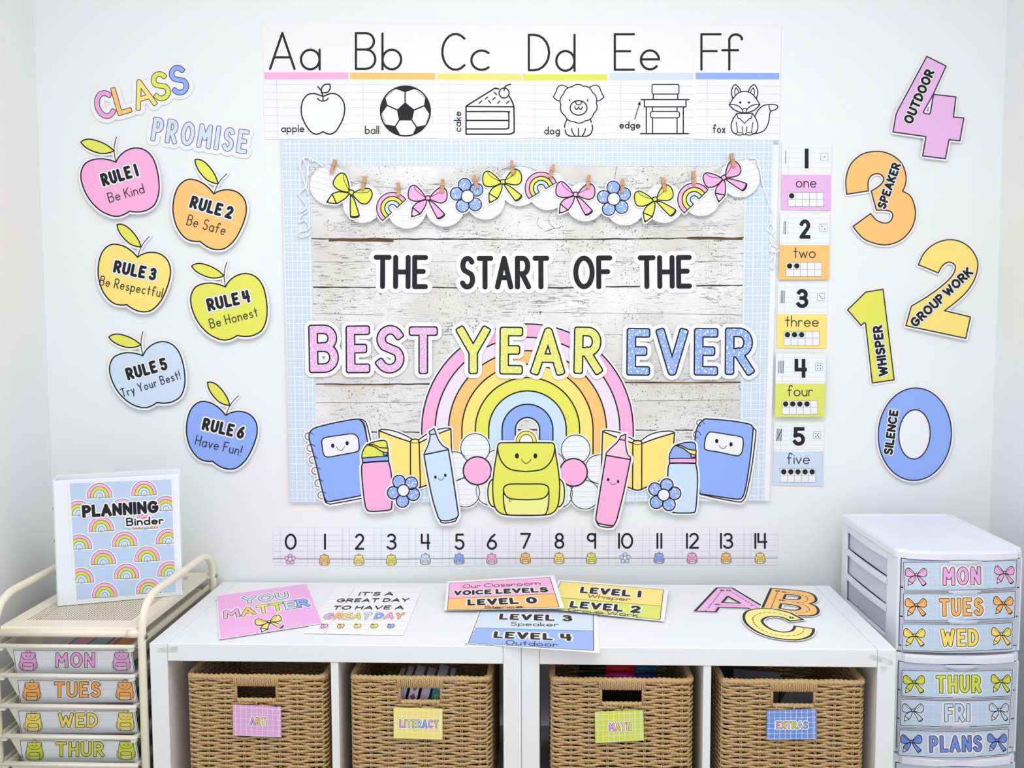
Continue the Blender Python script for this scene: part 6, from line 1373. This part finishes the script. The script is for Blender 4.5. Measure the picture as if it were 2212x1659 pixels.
# ================================================================== TOWER CARDS
TFN = (tw(0, -1, 0)-tw(0, 0, 0)).normalized(); TXN = (tw(1, 0, 0)-tw(0, 0, 0)).normalized()
def on_tower(u, v, dh):
    y = -TDE
    for _ in range(5):
        P = on_plane(u, v, tw(0, y, 0), TFN); x = (P-TO).dot(TXN); y = tfront(min(max(x, 0), TWI))-.0012-dh
    return on_plane(u, v, tw(0, y, 0), TFN)
PAPERB = mat((200, 220, 244)); GL2 = mat((236, 242, 250))
def tower_card(k, poly, word, p0, p1, wh, m, ml, bl, br, bs, label):
    C_ = crop(k); x0 = min(p[0] for p in poly); x1 = max(p[0] for p in poly); cuts = [C_[4]+(x0+(x1-x0)*i/14)*C_[0] for i in range(1, 14)]
    a = Art(on_tower, cuts); a.push(C_); a.part('paper'); a.fill(poly, WHITE, 0, th=.0004)
    cx = sum(p[0] for p in poly)/len(poly); cy = sum(p[1] for p in poly)/len(poly); ins = 9 if k == 20 else 12; H0 = max(p[1] for p in poly)-min(p[1] for p in poly)
    inn = [(x+(ins if x < cx-200 else -ins if x > cx+200 else 0), y+(ins if y < cy else -ins)) for x, y in poly]
    a.part('blue_panel'); a.fill(inn, PAPERB, 1); a.part('grid_lines'); top = [p for p in poly if p[1] < cy]; bot = [p for p in poly if p[1] >= cy]; W0 = x1-x0; st = W0/12.5; L_ = []
    top.sort(); bot.sort(); lerp = lambda P, x: P[0][1] if x <= P[0][0] else P[-1][1] if x >= P[-1][0] else next(p[1]+(q[1]-p[1])*(x-p[0])/(q[0]-p[0]) for p, q in zip(P, P[1:]) if p[0] <= x <= q[0])
    for i in range(13): x = x0+st*(i+.75); L_.append([(x, lerp(top, x)), (x, lerp(bot, x))])
    hh = lerp(bot, cx)-lerp(top, cx); yy = .19
    while yy < 1:
        L_.append([(x0+W0*j/14, lerp(top, x0+W0*j/14)*(1-yy)+lerp(bot, x0+W0*j/14)*yy) for j in range(15)]); yy += .27
    a.strokes(L_, 4.5 if k == 20 else 5.6, GL2, 2, clip=[inn], track=False)
    a.part('card_frame'); a.stroke(inn, 6 if k == 20 else 7.5, BLACK, 3, True)
    a.part('lettering'); otext(a, word, p0, p1, wh, wh*.235, m, 5, 6.8 if k == 20 else 8.5, 19 if k == 20 else 24, 10, edge=(3, mat((178, 190, 214))), gap=.06)
    for (x, y), sx in ((bl, 1), (br, .9)):
        a.part('bow_picture#%d' % int(x)); a.push(aff(x, y, bs, -3, 1232, 485, sx)); 
        for q in (BOW['l'], BOW['r'], BOW['tl'], BOW['tr'], BOW['tp']): a.stroke(SP(q), 36, WHITE, 4, True); 
        for q in (BOW['l'], BOW['r'], BOW['tl'], BOW['tr'], BOW['tp']): a.fill(SP(q), WHITE, 4.4)
        bow_art(a, m, ml, 5.5, 5, part=False); a.pop()
    a.pop(); a.commit('drawer_card', label, 'label', 'weekday cards on the drawer tower')
tower_card(20, [(780, 600), (1250, 594), (1600, 590), (1993, 577), (1984, 882), (1600, 905), (1200, 912), (789, 911)], 'MON', (1200, 856), (1610, 850), 200, mat((244, 178, 230)), mat((250, 214, 242)), (925, 748), (1856, 726), .735, 'MON card with pink bows, topmost on the drawer tower')
tower_card(20, [(778, 930), (1220, 930), (1600, 924), (1978, 905), (1968, 1203), (1600, 1222), (1200, 1234), (784, 1234)], 'TUES', (1165, 1184), (1634, 1174), 198, mat((255, 188, 110)), mat((255, 222, 164)), (922, 1068), (1844, 1048), .735, 'TUES card with orange bows on the drawer tower')
tower_card(20, [(768, 1248), (1220, 1254), (1600, 1250), (1946, 1235), (1942, 1530), (1600, 1550), (1200, 1558), (765, 1546)], 'WED', (1178, 1504), (1586, 1498), 196, mat((255, 230, 114)), mat((255, 246, 176)), (905, 1386), (1822, 1374), .735, 'WED card with yellow bows on the drawer tower')
tower_card(21, [(588, 340), (1130, 352), (1600, 350), (2072, 338), (2062, 706), (1600, 726), (1150, 730), (582, 706)], 'THUR', (1048, 662), (1655, 656), 248, mat((218, 228, 84)), mat((240, 244, 150)), (762, 520), (1910, 510), .92, 'THUR card with lime bows on the drawer tower')
tower_card(21, [(572, 720), (1130, 742), (1600, 742), (2045, 722), (2035, 1082), (1600, 1108), (1150, 1114), (565, 1090)], 'FRI', (1158, 1040), (1505, 1038), 248, mat((206, 224, 246)), mat((226, 236, 248)), (747, 895), (1886, 886), .92, 'FRI card with pale blue bows on the drawer tower')
tower_card(21, [(556, 1126), (1130, 1152), (1560, 1150), (2024, 1114), (2008, 1472), (1560, 1512), (1100, 1520), (545, 1490)], 'PLANS', (960, 1444), (1665, 1434), 228, mat((120, 150, 232)), mat((190, 206, 240)), (727, 1305), (1860, 1290), .92, 'PLANS card with blue bows, lowest on the drawer tower')

# ================================================================== BINDER COVER
a = Art(lambda u, v, dh: on_plane(u, v, BP0, BFN, .0006+dh)); a.push(crop(15)); SHT = [(595, 254), (1460, 219), (1499, 1180), (655, 1248)]; a.part('cover_sheet')
a.fill([(575, 245), (1475, 208), (1512, 1190), (635, 1262)], WHITE, 0); a.fill(SHT, mat((192, 214, 242)), 1); a.part('rainbow_print')
def small_rb(x, y, w, rot=-2.6):
    a.push(aff(x, y, w/215, rot)); clip_ = []
    def ar(R): return [(-R, 0)]+[(R*cos(pi+pi*i/18), -16+R*1.0*sin(pi+pi*i/18)) for i in range(19)]+[(R, 0)]
    A = a.M; inv = lambda P: P
    a.M = A; cl = [a.X([(0, 0)])]; Rs = [106, 78, 50, 24]
    # clip polygon must be in local units
    d = A[0]*A[3]-A[1]*A[2]; B_ = crop(15); px = [(p[0]*B_[0]+B_[4], p[1]*B_[3]+B_[5]) for p in SHT]
    lc = [((A[3]*(X-A[4])-A[2]*(Y-A[5]))/d, (-A[1]*(X-A[4])+A[0]*(Y-A[5]))/d) for X, Y in px]
    V = ar(106)+ar(24)[::-1]; P = [a.X(V)]+a.capsules(V, 26, True); vv, tt = region(P, (), [a.X(lc)]); a._emit(vv, tt, WHITE, 2)
    for i, m in enumerate((PINK, mat((218, 224, 84)), LBLUE)): a.fill(ar(Rs[i])+ar(Rs[i+1])[::-1], m, 3, clip=[lc])
    c = []
    for R in Rs: c += a.capsules(ar(R), 3.8, True)
    vv, tt = region(c, (), [a.X(lc)]); a._emit(vv, tt, mat((70, 64, 80)), 4); a.pop()
for x, y in ((850, 375), (1230, 355), (672, 525), (1048, 508), (1418, 486), (865, 661), (1240, 640), (678, 814), (1065, 788), (1437, 766), (881, 944), (1257, 916), (695, 1100), (1080, 1064), (1452, 1042), (895, 1225), (1270, 1190)): small_rb(x, y, 214)
a.part('title'); otext(a, 'PLANNING', (703, 548), (1355, 506), 108, 29, BLACK, 6, 0, 13, 6, edge=(2.5, mat((170, 180, 200))), gap=.05)
otext(a, 'Binder', (1078, 619), (1398, 602), 72, 13, BLACK, 9, 0, 15, edge=(2.5, mat((170, 180, 200))), gap=.10); a.pop()
for nm, L_ in a.parts.items():
    mb = MB()
    for V, T, m, lvl, th in L_: mb.add([(binder.rotation_euler.to_matrix().inverted() @ (Vector(a.place(x, y, lvl*a.DH))-BP0)) for x, y in V], T, m)
    mb.build(nm, binder)
